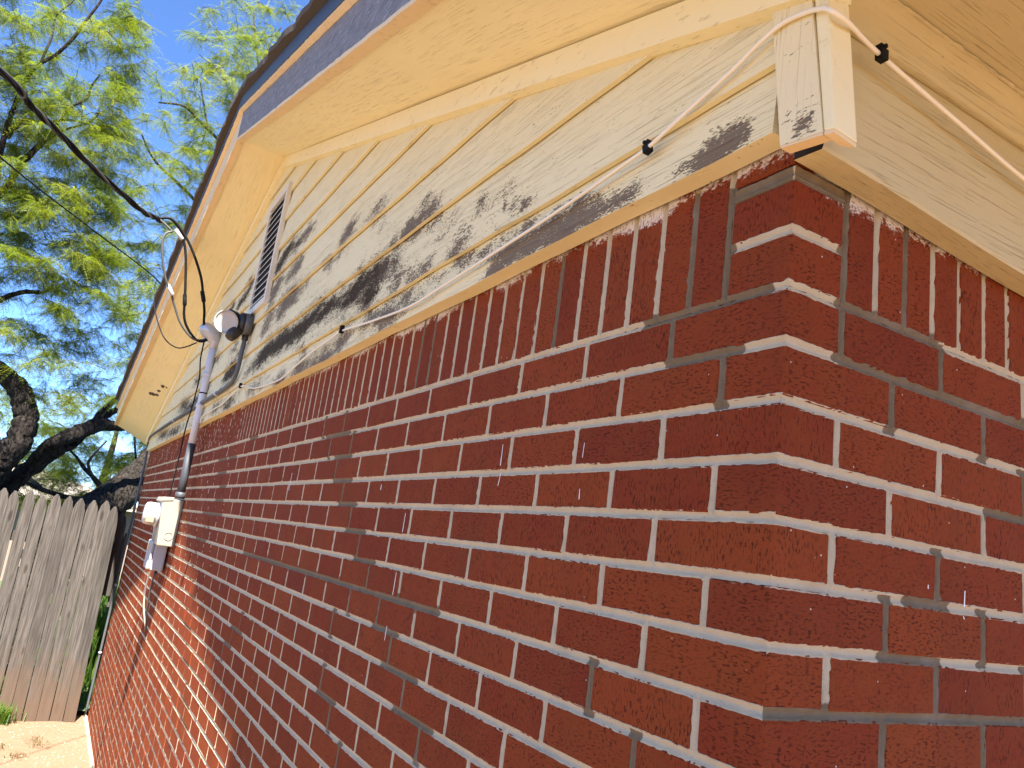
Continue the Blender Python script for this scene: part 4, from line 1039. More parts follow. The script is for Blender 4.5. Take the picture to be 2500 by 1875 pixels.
# ------------------------------------------------------------------ trees
CR1=[(-8.8,-2.2,4.6),(-9.9,-2.5,5.1),(-9,-2,4.9),(-9.7,-2.1,5.1),(-8.8,-1.8,4.7),(-8.9,-1.6,4.8),(-9.3,-1.5,5.2),(-10.4,-1.4,5.9),(-9.7,-1.4,5.5),(-10.2,-1.4,5.9),(-9.8,-2.3,4.6),(-9,-2.2,4.2),(-9.1,-2.1,4.6),(-9,-2.1,4.5),(-10.5,-1.9,5.5),(-10.2,-1.6,5.3),(-9.3,-1.4,5.1),(-10.4,-1.4,5.5),(-9.1,-2.2,4.1),(-9.5,-2.2,4.3),(-9.7,-2.2,4.4),(-8.9,-2,4),(-9.5,-1.9,4.5),(-9.2,-1.9,4.4),(-10.2,-1.9,4.7),(-9.6,-1.2,5),(-9.3,-1.2,4.6),(-9,-2.1,3.9),(-9,-2.2,3.8),(-9.1,-2.1,3.8),(-10.2,-2.2,4.3),(-9,-1.8,3.9),(-8.9,-1.8,3.8),(-10.1,-1.8,4.4),(-9.8,-1.7,4.5),(-10.1,-1.6,4.5),(-9.9,-1.5,4.5),(-8.9,-1.1,4.2),(-9.3,-1.1,4.3),(-8.9,-1.2,4.2),(-10.1,-1.2,4.9),(-9.2,-2,3.5),(-9.2,-2,3.7),(-9.3,-2,3.7),(-10.5,-1.9,4.4),(-9.7,-1.9,3.8),(-9.8,-1.9,3.8),(-9.8,-1.9,4.1),(-9.2,-1.5,3.9),(-9.4,-1.6,4.1),(-9.1,-1.4,3.8),(-10.1,-1.2,4.3),(-9.6,-1.1,4.2),(-10.4,-1.2,4.4),(-9.7,-1.2,4.1),(-9.6,-2.1,3.5),(-10,-2,3.5),(-10.3,-2.2,3.7),(-10.6,-1.8,4.1),(-9,-1.7,3.4),(-9.5,-1.9,3.5),(-9.7,-1.6,3.9),(-9,-1.6,3.5),(-10.6,-1.8,4.2),(-9.3,-1.2,3.6),(-9.6,-1.3,3.9),(-9.3,-1,3.9),(-9.4,-1,3.9),(-10,-1.2,4.1),(-8.9,-1.1,3.5),(-9.4,-1.9,3.2),(-9,-1.9,2.9),(-9,-1.9,2.9),(-9.8,-1.8,3.5),(-10.3,-1.8,3.7),(-9.5,-1.7,3.2),(-9.4,-1.4,3.3),(-10.4,-1.6,3.7),(-9.1,-1.4,3.4),(-9.6,-1.5,3.4),(-10.5,-1.3,3.9),(-10,-1.2,3.6),(-9.9,-1.1,3.5),(-9.3,-1.3,3.5),(-8.9,-1.1,3.3),(-9.6,-1.1,3.4),(-9.5,-1.1,3.4),(-10.4,-2,3.3),(-9.5,-1.8,2.8),(-9.1,-1.8,2.7),(-9.1,-1.9,2.7),(-9.2,-1.6,2.9),(-9.6,-1.8,2.9),(-9.8,-1.7,3),(-10.3,-1.8,3.3),(-8.8,-1.5,2.7),(-9.9,-1.4,3.3),(-9.9,-1.4,3.2),(-10.4,-1.4,3.5),(-8.8,-1.2,2.8),(-10.4,-1.3,3.4),(-10.2,-1.2,3.5),(-9.7,-1.2,3.4),(-9.2,-0.9,3),(-9.5,-1,3.1),(-9.1,-1,3.1),(-9.6,-0.9,3.5),(-9,-1.7,2.4),(-10.1,-1.9,2.9),(-9.3,-1.8,2.5),(-9.3,-1.9,2.6),(-9.8,-1.7,2.8),(-9.3,-1.5,2.8),(-10.3,-1.7,2.9),(-9.4,-1.5,2.6),(-9.7,-1.3,2.8),(-9.4,-1.3,2.9),(-9.8,-1.5,2.8),(-9.3,-1.5,2.8),(-9.4,-1.1,2.8),(-9.8,-1.2,3),(-9.1,-1.1,2.9),(-8.8,-1.2,2.7),(-10.3,-1,3.2),(-9.9,-0.8,3.2),(-9.6,-0.9,3.1),(-9.8,-0.9,2.9),(-10.5,-1.7,2.6),(-8.9,-1.7,2),(-9.8,-1.8,2.5),(-9.5,-1.8,2.3),(-10.2,-1.6,2.4),(-10,-1.7,2.5),(-9.6,-1.5,2.6),(-10.2,-1.6,2.5),(-9.5,-1.2,2.6),(-9.9,-1.3,2.5),(-10.4,-1.3,2.6),(-10.1,-1.3,2.6),(-9.1,-1.1,2.4),(-10.2,-1,2.8),(-10.3,-1.2,2.8),(-9.4,-1,2.5),(-9.2,-0.8,2.4),(-8.9,-0.8,2.4),(-9.8,-0.8,2.6),(-10.3,-0.8,2.7),(-10,-1.6,2.1),(-10.1,-1.7,2.3),(-9.5,-1.6,2.2),(-8.9,-1.3,1.9),(-9.4,-1.5,2),(-9,-1.4,2.1),(-10,-1.3,2.3),(-10.2,-1.2,2.2),(-8.9,-1.1,2.2),(-9.1,-1.2,2.2),(-9.3,-0.9,2.1),(-9.1,-0.9,2.2),(-10.1,-0.9,2.5),(-9.1,-0.9,2.2),(-10.2,-0.9,2.6),(-9.1,-0.7,2.3),(-10,-0.8,2.5),(-9.6,-0.8,2.4),(-10.5,-1.7,1.9),(-10.1,-1.8,2),(-9.1,-1.7,1.6),(-9.8,-1.4,2),(-10,-1.4,2.1),(-9.9,-1.1,2),(-10,-1.2,1.9),(-10.3,-1.2,2.1),(-9.2,-1.1,1.9),(-10.6,-0.9,2.4),(-10.4,-0.9,2.1),(-9.9,-0.9,2.2),(-9.5,-1,2.1),(-9.1,-0.7,2.1),(-9.7,-0.7,2.1),(-9,-0.7,1.8),(-9.2,-1.5,1.4),(-9,-1.5,1.3),(-10,-1.3,1.8),(-10.2,-1,1.7),(-9.2,-1,1.5),(-10.6,-1.2,1.8),(-9.2,-1.1,1.6),(-9.9,-0.9,1.8),(-9.3,-1,1.7),(-10.6,-0.6,2.1),(-10.4,-0.5,2),(-9.3,-0.6,1.8),(-9.1,-0.5,1.8),(-9.6,-1.5,1.3),(-10,-1.3,1.4),(-10.4,-1.4,1.4),(-9.9,-1.4,1.5),(-10.3,-1.1,1.4),(-10.2,-0.9,1.4),(-10.4,-0.9,1.4),(-10.6,-0.7,1.5),(-9.5,-0.9,1.5),(-10.4,-0.5,1.8),(-10.1,-0.7,1.6),(-9.7,-0.5,1.4),(-10.4,-1.5,1.1),(-9.2,-1.2,1.1),(-9.5,-1.2,1),(-8.8,-1.2,0.9),(-9.6,-1,1.1),(-9.2,-1.1,1.1),(-8.9,-0.8,1.1),(-10.3,-0.6,1.3),(-9.7,-0.6,1),(-9.1,-0.4,1.2),(-9.8,-0.6,1.1),(-10.2,-1.3,0.7),(-10.3,-1.4,0.7),(-9.5,-1.1,0.7),(-9.7,-1.2,0.7),(-9.1,-0.8,0.7),(-10.3,-0.7,0.9),(-9.2,-0.3,0.8),(-9.8,-3.3,5),(-10.3,-2.3,2.3),(-9.9,-3.5,5.8),(-10,-3.8,5.6),(-10.4,-3.8,5.7),(-10.3,-3.2,5.9),(-10.2,-2.7,4.6),(-9.7,-1.7,1.4),(-9,-2.5,2.1),(-9,-2.3,1.8),(-10.5,-2.9,1.3),(-8.9,-2.3,1.4),(-9.2,-3.1,3.7),(-9.8,-1.9,2.3),(-9.8,-2.4,4.4),(-10.6,-2.7,5.3),(-9.6,-2.7,2.3),(-9,-3.4,4.4),(-10.1,-2.6,4.2),(-9.8,-3.2,6),(-10.1,-2.3,2.4),(-9.6,-3.3,3.7),(-10.1,-3.2,5.5),(-9.9,-3.2,5.2),(-9.9,-3.3,3.4),(-10.6,-2,2.1),(-10,-3.5,5.5),(-10.2,-3.7,6.1),(-9.4,-2.5,1.6),(-9,-3,5),(-9,-2.6,1.2),(-9.6,-3.7,5.6),(-9.3,-2.6,3.5),(-9.5,-2.9,5.9),(-9.1,-2.5,1.2),(-9.4,-2.7,4),(-10.4,-3.2,2.8),(-9.2,-2.9,3.8),(-10.1,-3.3,4.4),(-9.4,-3.2,5.5),(-9.2,-2.8,2.7),(-9.3,-2.7,5.2),(-10.4,-3.5,6.3),(-10,-3.5,4.6),(-10,-2.8,3.4),(-8.9,-2,2.4),(-9.6,-2.6,3.6),(-10.3,-3.3,3.6),(-10.1,-1.9,2),(-9.3,-2.4,2.4),(-9,-2.5,3.3),(-9.2,-3.3,5.5),(-9.9,-3,6.3),(-9.1,-2.9,4.7),(-9,-2.9,2.9),(-10.1,-3,5.9),(-8.8,-3.1,3.7),(-9.9,-3.5,4.2),(-9.4,-3,4.4),(-9.8,-2.9,2.3),(-9.9,-1.6,6.2),(-9.9,-2.1,5.7),(-10.2,-1.9,6.4),(-8.9,-1.4,6.5),(-9.2,-1.7,6.4),(-9.4,-1.4,6.4),(-8.9,-2.5,5.3),(-9.2,-2.6,5.6),(-9.8,-2.4,6.7),(-8.9,-1.1,5.6),(-8.9,-2.5,5.6),(-10.6,-1.2,7.3),(-9.9,-1.7,5.9),(-9.2,-1.3,6.9),(-9.7,-2.5,5.3),(-9.4,-1.6,6.8),(-9.7,-2.5,5.9),(-10.4,-1.5,7.1),(-10.4,-1.9,7.5),(-10.5,-2,6.7),(-9.4,-2.4,5.3),(-10.3,-2.1,5.9),(-9,-1.5,6.5),(-10.2,-1.9,6.8),(-9.3,-2.5,5.8),(-10.2,-1.8,6.7),(-10.1,-1.4,7.3),(-9.9,-1.6,6.4),(-9.7,-2.1,5.5),(-8.9,-2.5,5.6)]
CR2=[(-11.1,-1.2,6.4),(-11.1,-1.3,6.6),(-11.9,-1.3,6.9),(-11.4,-1.3,6.5),(-12.1,-0.1,7.8),(-11.1,0.2,7.3),(-11.5,0.5,7.7),(-11.8,0.3,7.5),(-12.1,0.9,8.3),(-11.9,-1.2,6.6),(-11.8,-1.2,6.4),(-12.4,-0.2,7.6),(-11.9,-0.4,7),(-11.9,0,7.1),(-11.1,0.1,6.7),(-12.5,0.2,7.8),(-11.4,0.5,7.2),(-11.5,0.4,7.2),(-12.3,0.4,7.7),(-11.3,0.4,6.9),(-12.8,1.1,8.2),(-11.2,0.7,7.1),(-11.4,-1,6),(-11.4,-1.1,5.7),(-12.7,-0.5,6.8),(-12.2,0,6.8),(-11.7,-0.1,6.4),(-12.2,0,6.9),(-11.9,0.2,6.9),(-11.7,0.3,6.6),(-11.6,0.3,6.5),(-12.8,0.5,7.4),(-11.9,0.7,6.8),(-11.1,0.6,6.7),(-12.3,0.5,7),(-12.7,1,7.8),(-12.6,1.2,7.5),(-12.4,-1.1,6),(-11.3,-1,5.6),(-12.2,-1.1,5.7),(-11.3,-1.2,5.6),(-11,-0.8,5.5),(-11.8,-0.7,5.8),(-12.7,-0.3,6.3),(-11.6,-0.4,5.9),(-12.6,0,6.9),(-11.4,-0.2,6),(-12.1,0.1,6.2),(-11.2,0.2,6.1),(-11.5,0.4,6),(-11.3,0.4,6.1),(-11.4,0.2,6),(-11.6,0.7,6.2),(-12.2,0.6,6.9),(-11.8,0.6,6.3),(-11.2,-1,4.9),(-12.8,-1,5.6),(-12.3,-0.8,5.6),(-12,-0.7,5.6),(-12.6,-0.3,6),(-11.3,-0.1,5.6),(-12.6,-0,6.1),(-11.9,0.4,6),(-11.5,0.4,5.9),(-11.7,0.5,5.8),(-12.8,1,6.4),(-11.2,0.8,5.8),(-12.4,-1,5.1),(-12.5,-0.8,5.1),(-11.5,-0.9,4.9),(-12.4,-0.5,5.6),(-11.4,-0.2,4.9),(-12.1,-0.1,5.2),(-12.3,-0.1,5.6),(-11.7,-0.1,5.1),(-11.1,-0.1,5.1),(-12.4,0.1,5.8),(-12,0.2,5.3),(-12.2,0.4,5.6),(-11.9,0.4,5.5),(-12.2,-0.7,4.8),(-11.9,-0.9,4.7),(-12.5,-0.9,5),(-12.8,-0.5,5.3),(-12.1,-0.4,5),(-12.1,-0,5.2),(-11.9,-0.2,4.7),(-11.1,-0.3,4.4),(-11,0.2,4.8),(-12.6,0.3,5.4),(-12.8,-0.8,4.4),(-11.7,-0.6,4.2),(-11.3,-0.7,3.9),(-12.4,-0.9,4.4),(-12.1,-0.4,4.4),(-12.5,0,5),(-11.7,-0.2,4.5),(-11.5,-0,4.4),(-12.7,0.3,4.9),(-11.4,0.2,4.6),(-11.3,-0.6,3.8),(-11.8,-0.6,3.9),(-11.5,-0.8,3.8),(-11.5,-0.6,3.6),(-12.6,-0.1,4.1),(-12.5,-0.1,4.1),(-11.3,-0.4,3.8),(-11.9,-0,4.1),(-12.7,0.1,4.4),(-11.6,-0.5,3.3),(-12.3,-0.5,3.5),(-12.5,-0.5,3.7),(-12.6,-0.6,3.5),(-11,-0.1,3.4),(-11.2,-0.2,3.4),(-11.5,-0.3,3.4),(-12.7,0.2,4.1),(-12.5,-0.3,3.4),(-11.8,-0.3,3),(-12.4,-0.6,3.2),(-12.7,-0.5,3.3),(-12.3,-0.1,3.3),(-11.6,-0.3,3),(-12.4,0.1,3.4),(-12.6,-0.2,3.6),(-12,0.3,3.6),(-11.4,0.1,3.1),(-12.5,-0.5,2.9),(-11.1,-0.4,2.6),(-11.3,-0.3,2.4),(-11.7,-0.5,2.6),(-11.5,-0.2,2.7),(-11.1,-0.2,2.5),(-12.1,0.1,3.1),(-11.7,-0.2,2.9),(-12.1,-0.5,2.5),(-11.2,-0.3,2.2),(-11.2,-0.4,2.3),(-12,0.1,2.5),(-12.4,0.1,2.5),(-11.7,-0.3,2),(-11.3,-0.1,2),(-11.7,-0.1,1.9),(-12,-0.1,1.6),(-11.8,-0.2,1.7),(-11.1,-0,1.2),(-13,0.7,6.8),(-11.9,2.3,8.2),(-12.9,3.1,7.5),(-11.8,0.9,7.2),(-12.7,0.6,9.2),(-11.6,1.8,5.4),(-11.6,2.1,5.1),(-12.2,2.5,4.8),(-12.8,1.9,7.5),(-13,0.8,5.8),(-12.4,2.3,4.5),(-12.5,2.3,8.4),(-12.7,2.7,5.9),(-13,2.2,9.2),(-12.4,1.7,6.1),(-12.3,2.4,6.4),(-11.5,1.8,7.8),(-11.7,1.7,10.2),(-12.3,3.2,5.5),(-12.4,0.7,5.5),(-11.5,1,8.6),(-12.2,1.2,9.1),(-11.7,2.9,6.4),(-11.7,3.3,5),(-12,2.6,7.1),(-11.8,1.5,7.9),(-12.9,1,4.8),(-11.8,1.3,7.1),(-11.7,1.8,8.5),(-12.1,2.9,8),(-11.7,3,7.1),(-11.7,-0.1,8.5),(-12.3,1.5,7.3),(-11.5,0.9,6.8),(-12.2,2.8,10.4),(-12.6,1.3,9.8),(-11.8,0.6,8.7),(-11.5,2.8,6.5),(-12.1,2.8,9.6),(-12.3,1.1,6.6)]
CR3=[(-14.7,-1.5,0.7),(-14.6,-1.2,1),(-14.8,-1,0.9),(-13.7,-0.7,0.9),(-14.9,-0.2,1.4),(-14.2,-1.5,0.3),(-14.4,-1.2,0.6),(-13.6,-1.1,0.6),(-14.8,-1,0.7),(-13.4,-0.9,0.4),(-12.3,-0.7,0.4),(-12.8,-0.8,0.5),(-14.1,-0.7,0.6),(-14,-0.5,0.8),(-12.8,-0.1,0.8),(-14.8,-1.4,0.2),(-14.9,-1.4,0.3),(-13.6,-1,0.2),(-12.3,-1.1,0.1),(-14.2,-1.1,0.1),(-12.2,-1.2,-0.1),(-13.4,-0.8,0.1),(-13.1,-0.7,0.1),(-14.1,-0.7,0.1),(-13.5,-0.6,-0),(-12.9,-0.5,0.3),(-13.8,-0.3,0.4),(-14.4,-0.5,0.2),(-14.7,-0.5,0.2),(-13.1,-0.2,0.2),(-13.4,0.1,0.2),(-12.5,0.1,0.1),(-13.8,0.1,0.3),(-14.2,0.3,0.4),(-13.3,0.1,0.3),(-14.5,0.5,0.4),(-14.4,0.7,0.4),(-14.1,-1.2,-0.2),(-12.6,-1.1,-0.4),(-14.2,-1.3,-0.4),(-12.7,-1,-0.3),(-14.8,-1.1,-0.5),(-14.6,-0.9,-0.2),(-12.6,-0.8,-0.3),(-14.3,-0.7,-0.1),(-13.9,-0.6,-0.4),(-13.6,-0.7,-0.1),(-13.3,-0.7,-0.2),(-14,-0.2,-0),(-13.4,-0.3,-0.3),(-14.3,-0.4,-0.4),(-14.9,-0.2,-0.3),(-13.1,0.1,-0.2),(-12.3,-0,-0),(-12.7,-0.1,-0.3),(-12.5,0.1,0),(-14.2,0.6,-0.1),(-12.7,0.2,0.1),(-14.6,0.6,0.1)]

def limb(parent, pts, name='limb', n=12, jit=0.10, sm=5):
    p = smooth_path(pts, sm)
    if name == 'limb':
        wob = [np.array([0,0,0,0])]*len(p)
    mb = MB(); mb.tube([q[:3]+RNG.normal(0, q[3]*0.05, 3) for q in p], [max(.003, q[3]) for q in p], n, jitter=jit)
    return mb.build(name, 'bark' if pts[0][3] > .03 else 'twig_bark', parent)

def frond_template(rs):
    """one drooping feathery leaf: a curved midrib with rows of narrow leaflets."""
    V = []; F = []
    L = rs.uniform(.17, .27); n = 9
    bend = rs.uniform(.5, 1.1)
    for i in range(n):
        t = (i+1)/n
        x = L*t; z = -bend*L*t*t*0.55
        ll = (.040 if i else .03)*(1-.45*t)*rs.uniform(.8, 1.2); wd = .0058
        for s in (-1, 1):
            a = Vector((x, 0, z)); d = Vector((.55, s*1.0, rs.uniform(-.55, -.05))).normalized()*ll
            q = Vector((wd, 0, 0))
            k = len(V); V += [a-q, a+d*.55-q*.9+Vector((.004,0,0)), a+d, a+d*.45+q*1.2]; F.append((k, k+1, k+2, k+3))
    k = len(V); V += [Vector((0,-.0018,0)), Vector((0,.0018,0)), Vector((L,.001,-bend*L*.55)), Vector((L,-.001,-bend*L*.55))]
    F.append((k, k+1, k+2, k+3))
    return np.array([v[:] for v in V], np.float32), np.array(F, np.int32)
rs = random.Random(3)
FRONDS = [frond_template(rs) for _ in range(10)]
def rot_yaw_pitch(yaw, pitch, roll):
    return np.array(Matrix.Rotation(yaw, 3, 'Z') @ Matrix.Rotation(pitch, 3, 'Y') @ Matrix.Rotation(roll, 3, 'X'))
def make_crown(parent, clumps, per, spread, scale=1.0, droop=0.3):
    VV = []; FF = []; TT = []; off = 0
    tw = MB()
    for (cx_, cy_, cz_) in clumps:
        c0 = np.array([cx_, cy_, cz_]) + RNG.normal(0, .05, 3)
        tone0 = RNG.uniform(-.22, .22)
        yaw0 = RNG.uniform(0, 6.28)
        for b in range(RNG.integers(2, 4)):
            yaw = yaw0 + RNG.uniform(-1.6, 1.6)
            d = np.array([math.cos(yaw), math.sin(yaw), RNG.uniform(-.5, .55)]); d /= np.linalg.norm(d)
            ln = RNG.uniform(.55, 1.25)*spread
            p = [c0 - d*ln*.5]
            for k in range(5):
                d2 = d + RNG.normal(0, .25, 3) + np.array([0, 0, -droop*.25*k]); d2 /= np.linalg.norm(d2)
                p.append(p[-1] + d2*ln/5)
            tw.tube(p, [.0052, .0045, .0038, .003, .0022, .0012], 4, caps=False)
            for k in range(per):
                t = RNG.uniform(.15, 5.0); i = min(4, int(t)); q = p[i] + (p[i+1]-p[i])*(t-i)
                Vt, Ft = FRONDS[RNG.integers(len(FRONDS))]
                Rm = rot_yaw_pitch(RNG.uniform(0, 6.28), RNG.uniform(-.3, .75), RNG.normal(0, .5))
                s = scale*RNG.uniform(.7, 1.15)
                W = (Vt*s) @ Rm.T.astype(np.float32) + q
                VV.append(W); FF.append(Ft+off); off += len(W)
                TT.append(np.full(len(W), np.clip(.5+tone0+RNG.normal(0, .2), 0, 1)))
    o = np_obj('crown', np.concatenate(VV), np.concatenate(FF), 'mesquite_leaf', parent, attrs={'tone': np.concatenate(TT)}); o['kind'] = 'stuff'
    t = tw.build('twigs', 'twig_bark', parent); t['kind'] = 'stuff'

t1 = thing('mesquite_tree', 'mesquite with a dark S-curved trunk rising behind the fence at left', 'tree', (-9.75, -1.75, GZ))
limb(t1, [(-9.75,-1.80,GZ-.05,.24),(-9.72,-1.72,-1.7,.21),(-9.66,-1.60,-1.0,.185),(-9.6,-1.46,-.5,.158),(-9.6,-1.4,-.36,.154),(-9.6,-1.31,-.2,.151),(-9.6,-1.22,-.03,.143),(-9.6,-1.15,.16,.134),(-9.6,-1.16,.36,.125),(-9.6,-1.22,.54,.121),(-9.6,-1.33,.69,.111),(-9.6,-1.46,.79,.096),(-9.6,-1.61,.87,.091),(-9.6,-1.79,.93,.085),(-9.55,-2.05,1.2,.075),(-9.5,-2.15,1.9,.06),(-9.42,-2.0,2.6,.045),(-9.4,-1.9,2.89,.037)], 'trunk', 14)
limb(t1, [(-9.72,-1.68,-1.3,.16),(-9.85,-1.55,-.92,.15),(-9.9,-1.43,-.73,.143),(-9.9,-1.3,-.57,.135),(-9.9,-1.2,-.44,.117),(-9.9,-1.07,-.26,.103),(-9.9,-.9,-.04,.09),(-9.9,-.75,.1,.071),(-9.9,-.63,.2,.051),(-9.85,-.55,.30,.03)])
limb(t1, [(-9.4,-1.9,2.89,.037),(-9.4,-1.88,3.02,.037),(-9.4,-1.81,3.25,.034),(-9.4,-1.71,3.48,.031),(-9.4,-1.62,3.62,.021),(-9.4,-1.5,3.74,.014),(-9.4,-1.29,3.92,.009)], n=8)
limb(t1, [(-9.42,-2.0,2.6,.04),(-9.2,-2.05,3.3,.03),(-9.05,-2.0,3.9,.022),(-9,-1.91,4.17,.019),(-9,-1.79,4.36,.019),(-9,-1.68,4.61,.019),(-9,-1.61,4.88,.016),(-9,-1.53,5.15,.014),(-9,-1.49,5.37,.01)], n=7)
limb(t1, [(-9,-1.9,4.21,.013),(-9,-1.87,4.54,.012),(-9,-1.88,4.83,.010),(-9,-1.78,5.06,.009),(-9,-1.76,5.23,.007)], n=6)
limb(t1, [(-9.4,-2.05,3.4,.025),(-9.4,-1.94,3.66,.021),(-9.4,-1.76,3.71,.017),(-9.4,-1.55,3.83,.015),(-9.4,-1.34,3.89,.012),(-9.4,-1.25,4.05,.009)], n=6)
limb(t1, [(-9.3,-1.66,3.55,.018),(-9.2,-1.59,3.76,.017),(-9.2,-1.52,3.92,.016),(-9.2,-1.4,4.08,.015),(-9.2,-1.39,4.24,.012),(-9.2,-1.34,4.42,.009)], n=6)
limb(t1, [(-9.5,-2.15,1.5,.05),(-9.8,-2.05,1.45,.045),(-10,-1.9,1.5,.04),(-10,-1.74,1.68,.034),(-10,-1.63,1.79,.030),(-10,-1.49,1.86,.027),(-10,-1.33,1.9,.014),(-10,-1.24,2.12,.01)], n=8)
limb(t1, [(-9.9,-1.0,-.16,.080),(-9.75,-.93,.02,.075),(-9.61,-.81,.17,.074),(-9.73,-.67,.28,.085),(-9.84,-.53,.39,.087),(-9.96,-.44,.47,.088),(-10.07,-.3,.49,.063),(-10.19,-.14,.51,.054),(-10.3,.06,.63,.044),(-10.4,.3,.9,.03)])
limb(t1, [(-10,-.47,.49,.052),(-10,-.43,.62,.047),(-10,-.36,.74,.032),(-10,-.27,.88,.023),(-10,-.19,1.01,.016)], n=8)
limb(t1, [(-10.05,-.45,.50,.045),(-10.1,-.41,.56,.048),(-10.1,-.33,.65,.043),(-10.1,-.2,.75,.032),(-10.1,-.06,.85,.022)], n=8)
make_crown(t1, CR1, 24, 0.46)

t2 = thing('mesquite_tree', 'mesquite with a thick rough trunk leaning behind the house corner', 'tree', (-10.0, -0.62, GZ))
limb(t2, [(-9.95,-.72,GZ-.05,.33),(-10.0,-.68,-1.7,.29),(-10.1,-.58,-1.15,.265),(-10.2,-.48,-.84,.247),(-10.39,-.33,-.66,.233),(-10.57,-.17,-.51,.229),(-10.76,0,-.33,.224),(-10.94,.16,-.15,.218),(-11.13,.3,.07,.201),(-11.31,.44,.34,.182),(-11.5,.55,.67,.149),(-11.75,.8,1.6,.12),(-11.95,.95,2.8,.09),(-12,.92,4.0,.065),(-12,.85,5.3,.045),(-12,.78,6.3,.03),(-12,.7,6.68,.022)], 'trunk', 16)
limb(t2, [(-12,.86,5.0,.035),(-12,.61,5.23,.024),(-12,.25,5.47,.024),(-12,-.08,5.66,.023),(-12,-.31,5.8,.018),(-12,-.68,5.71,.013)], n=7)
limb(t2, [(-11.98,.93,3.6,.04),(-12,.57,3.93,.029),(-12,.16,4.33,.026),(-12,-.11,4.51,.023),(-12,-.44,4.7,.019),(-12,-.62,4.86,.015),(-12,-.8,5.12,.012)], n=7)
limb(t2, [(-12,.14,5.53,.016),(-12,.1,5.56,.016),(-12,-.08,6.02,.016),(-12,-.19,6.33,.012)], n=6)
limb(t2, [(-12,.7,6.68,.019),(-12,.57,7.09,.017),(-12,.44,7.51,.014),(-12,.34,7.91,.011)], n=6)
limb(t2, [(-12,.64,6.9,.013),(-12,.71,7.45,.011),(-12,.83,7.83,.009)], n=6)
make_crown(t2, CR2, 22, 0.50)

t3 = thing('mesquite_tree', 'smaller mesquite with thin forked branches far behind the fence', 'tree', (-12.6, 0.1, GZ))
limb(t3, [(-12.6,.1,GZ-.05,.12),(-12.4,.1,-1.3,.10),(-12.1,.02,-.6,.06),(-12,-.05,-.37,.045),(-12,-.17,-.22,.042),(-12,-.31,-.09,.032),(-12,-.44,.01,.027),(-12,-.56,.14,.017),(-12,-.67,.22,.012)], 'trunk', 10)
limb(t3, [(-12,-.26,-.14,.028),(-12,-.29,-.11,.025),(-12,-.39,.07,.022),(-12,-.32,.26,.015),(-12,-.23,.43,.011)], n=7)
limb(t3, [(-12.3,.1,-1.0,.05),(-12.8,.3,-.3,.03),(-13,.31,.12,.019),(-13,.24,.38,.016),(-13,.18,.62,.016),(-13,.14,.92,.014)], n=7)
limb(t3, [(-12.1,.1,-.6,.035),(-12.3,.55,.3,.03),(-12.3,.75,1.2,.02)], n=7)
limb(t3, [(-12,-.05,-.4,.04),(-11.9,-.35,-.45,.035),(-11.9,-.85,-.38,.03),(-11.9,-1.1,-.30,.022)], n=8)
limb(t3, [(-11.9,-.85,-.38,.03),(-12.4,-1.3,-.05,.025),(-13,-1.7,.4,.02)], n=7)
make_crown(t3, CR3 + [tuple(RNG.uniform((-16, -2.4, -0.55), (-12.2, 1.3, 1.25))) for _ in range(75)], 26, 0.62, 1.1)

# dark evergreen hedge line far away closes the horizon
def far_tree(x, y, h, r_, label, seed):
    rs = np.random.default_rng(seed)
    t = thing('shade_tree', label, 'tree', (x, y, GZ), 'trees far behind the neighbouring house')
    limb(t, [(x, y, GZ-.05, .18), (x+.1, y, GZ+h*.3, .14), (x, y+.1, GZ+h*.6, .08), (x, y, GZ+h*.85, .03)], 'trunk', 8)
    cl = []
    while len(cl) < 46:
        p = rs.uniform(-1, 1, 3)
        if 0.25 < np.linalg.norm(p) < 1: cl.append((x+p[0]*r_, y+p[1]*r_*1.1, GZ+h*(.60+.40*p[2])))
    make_crown(t, cl, 13, 1.5, 2.4)
far_tree(-27, -4.5, 6.0, 2.6, 'leftmost rounded shade tree far beyond the fence', 5)
far_tree(-29, 0.5, 6.5, 3.0, 'rounded shade tree far behind the leaning mesquite trunk', 6)
far_tree(-26, 4.8, 6.0, 2.8, 'rounded shade tree far off, hidden mostly by the brick house', 7)

# ------------------------------------------------------------------ neighbouring house seen over the fence
nb = thing('neighbour_house', 'low tan house with a pale shingle roof behind the fence', 'house', (-21, -2.5, GZ))
mb = MB(); mb.box(-24, -18.6, -7.0, 1.0, GZ, GZ+1.78); mb.build('wall', 'neighbour_wall', nb)
mb = MB(); mb.hexa([(-24.4,-7.4,GZ+1.74),(-18.2,-7.4,GZ+1.74),(-18.2,1.4,GZ+1.74),(-24.4,1.4,GZ+1.74),(-21.5,-4.6,GZ+2.55),(-21.1,-4.6,GZ+2.55),(-21.1,-1.6,GZ+2.55),(-21.5,-1.6,GZ+2.55)])
nr = mb.build('roof', 'neighbour_roof', nb)
mb = MB(); mb.box(-21.6, -21.2, -3.4, -3.0, GZ+2.3, GZ+2.95); mb.build('chimney', 'neighbour_wall', nr)
for yy in (-5.5, -2.6):
    mb = MB(); mb.box(-18.60, -18.56, yy-.5, yy+.5, GZ+.8, GZ+1.55); w_ = mb.build('window', 'trim_paint', nb)
    mb = MB(); mb.box(-18.558, -18.55, yy-.44, yy+.44, GZ+.86, GZ+1.49); mb.build('pane', 'window_glass', w_)

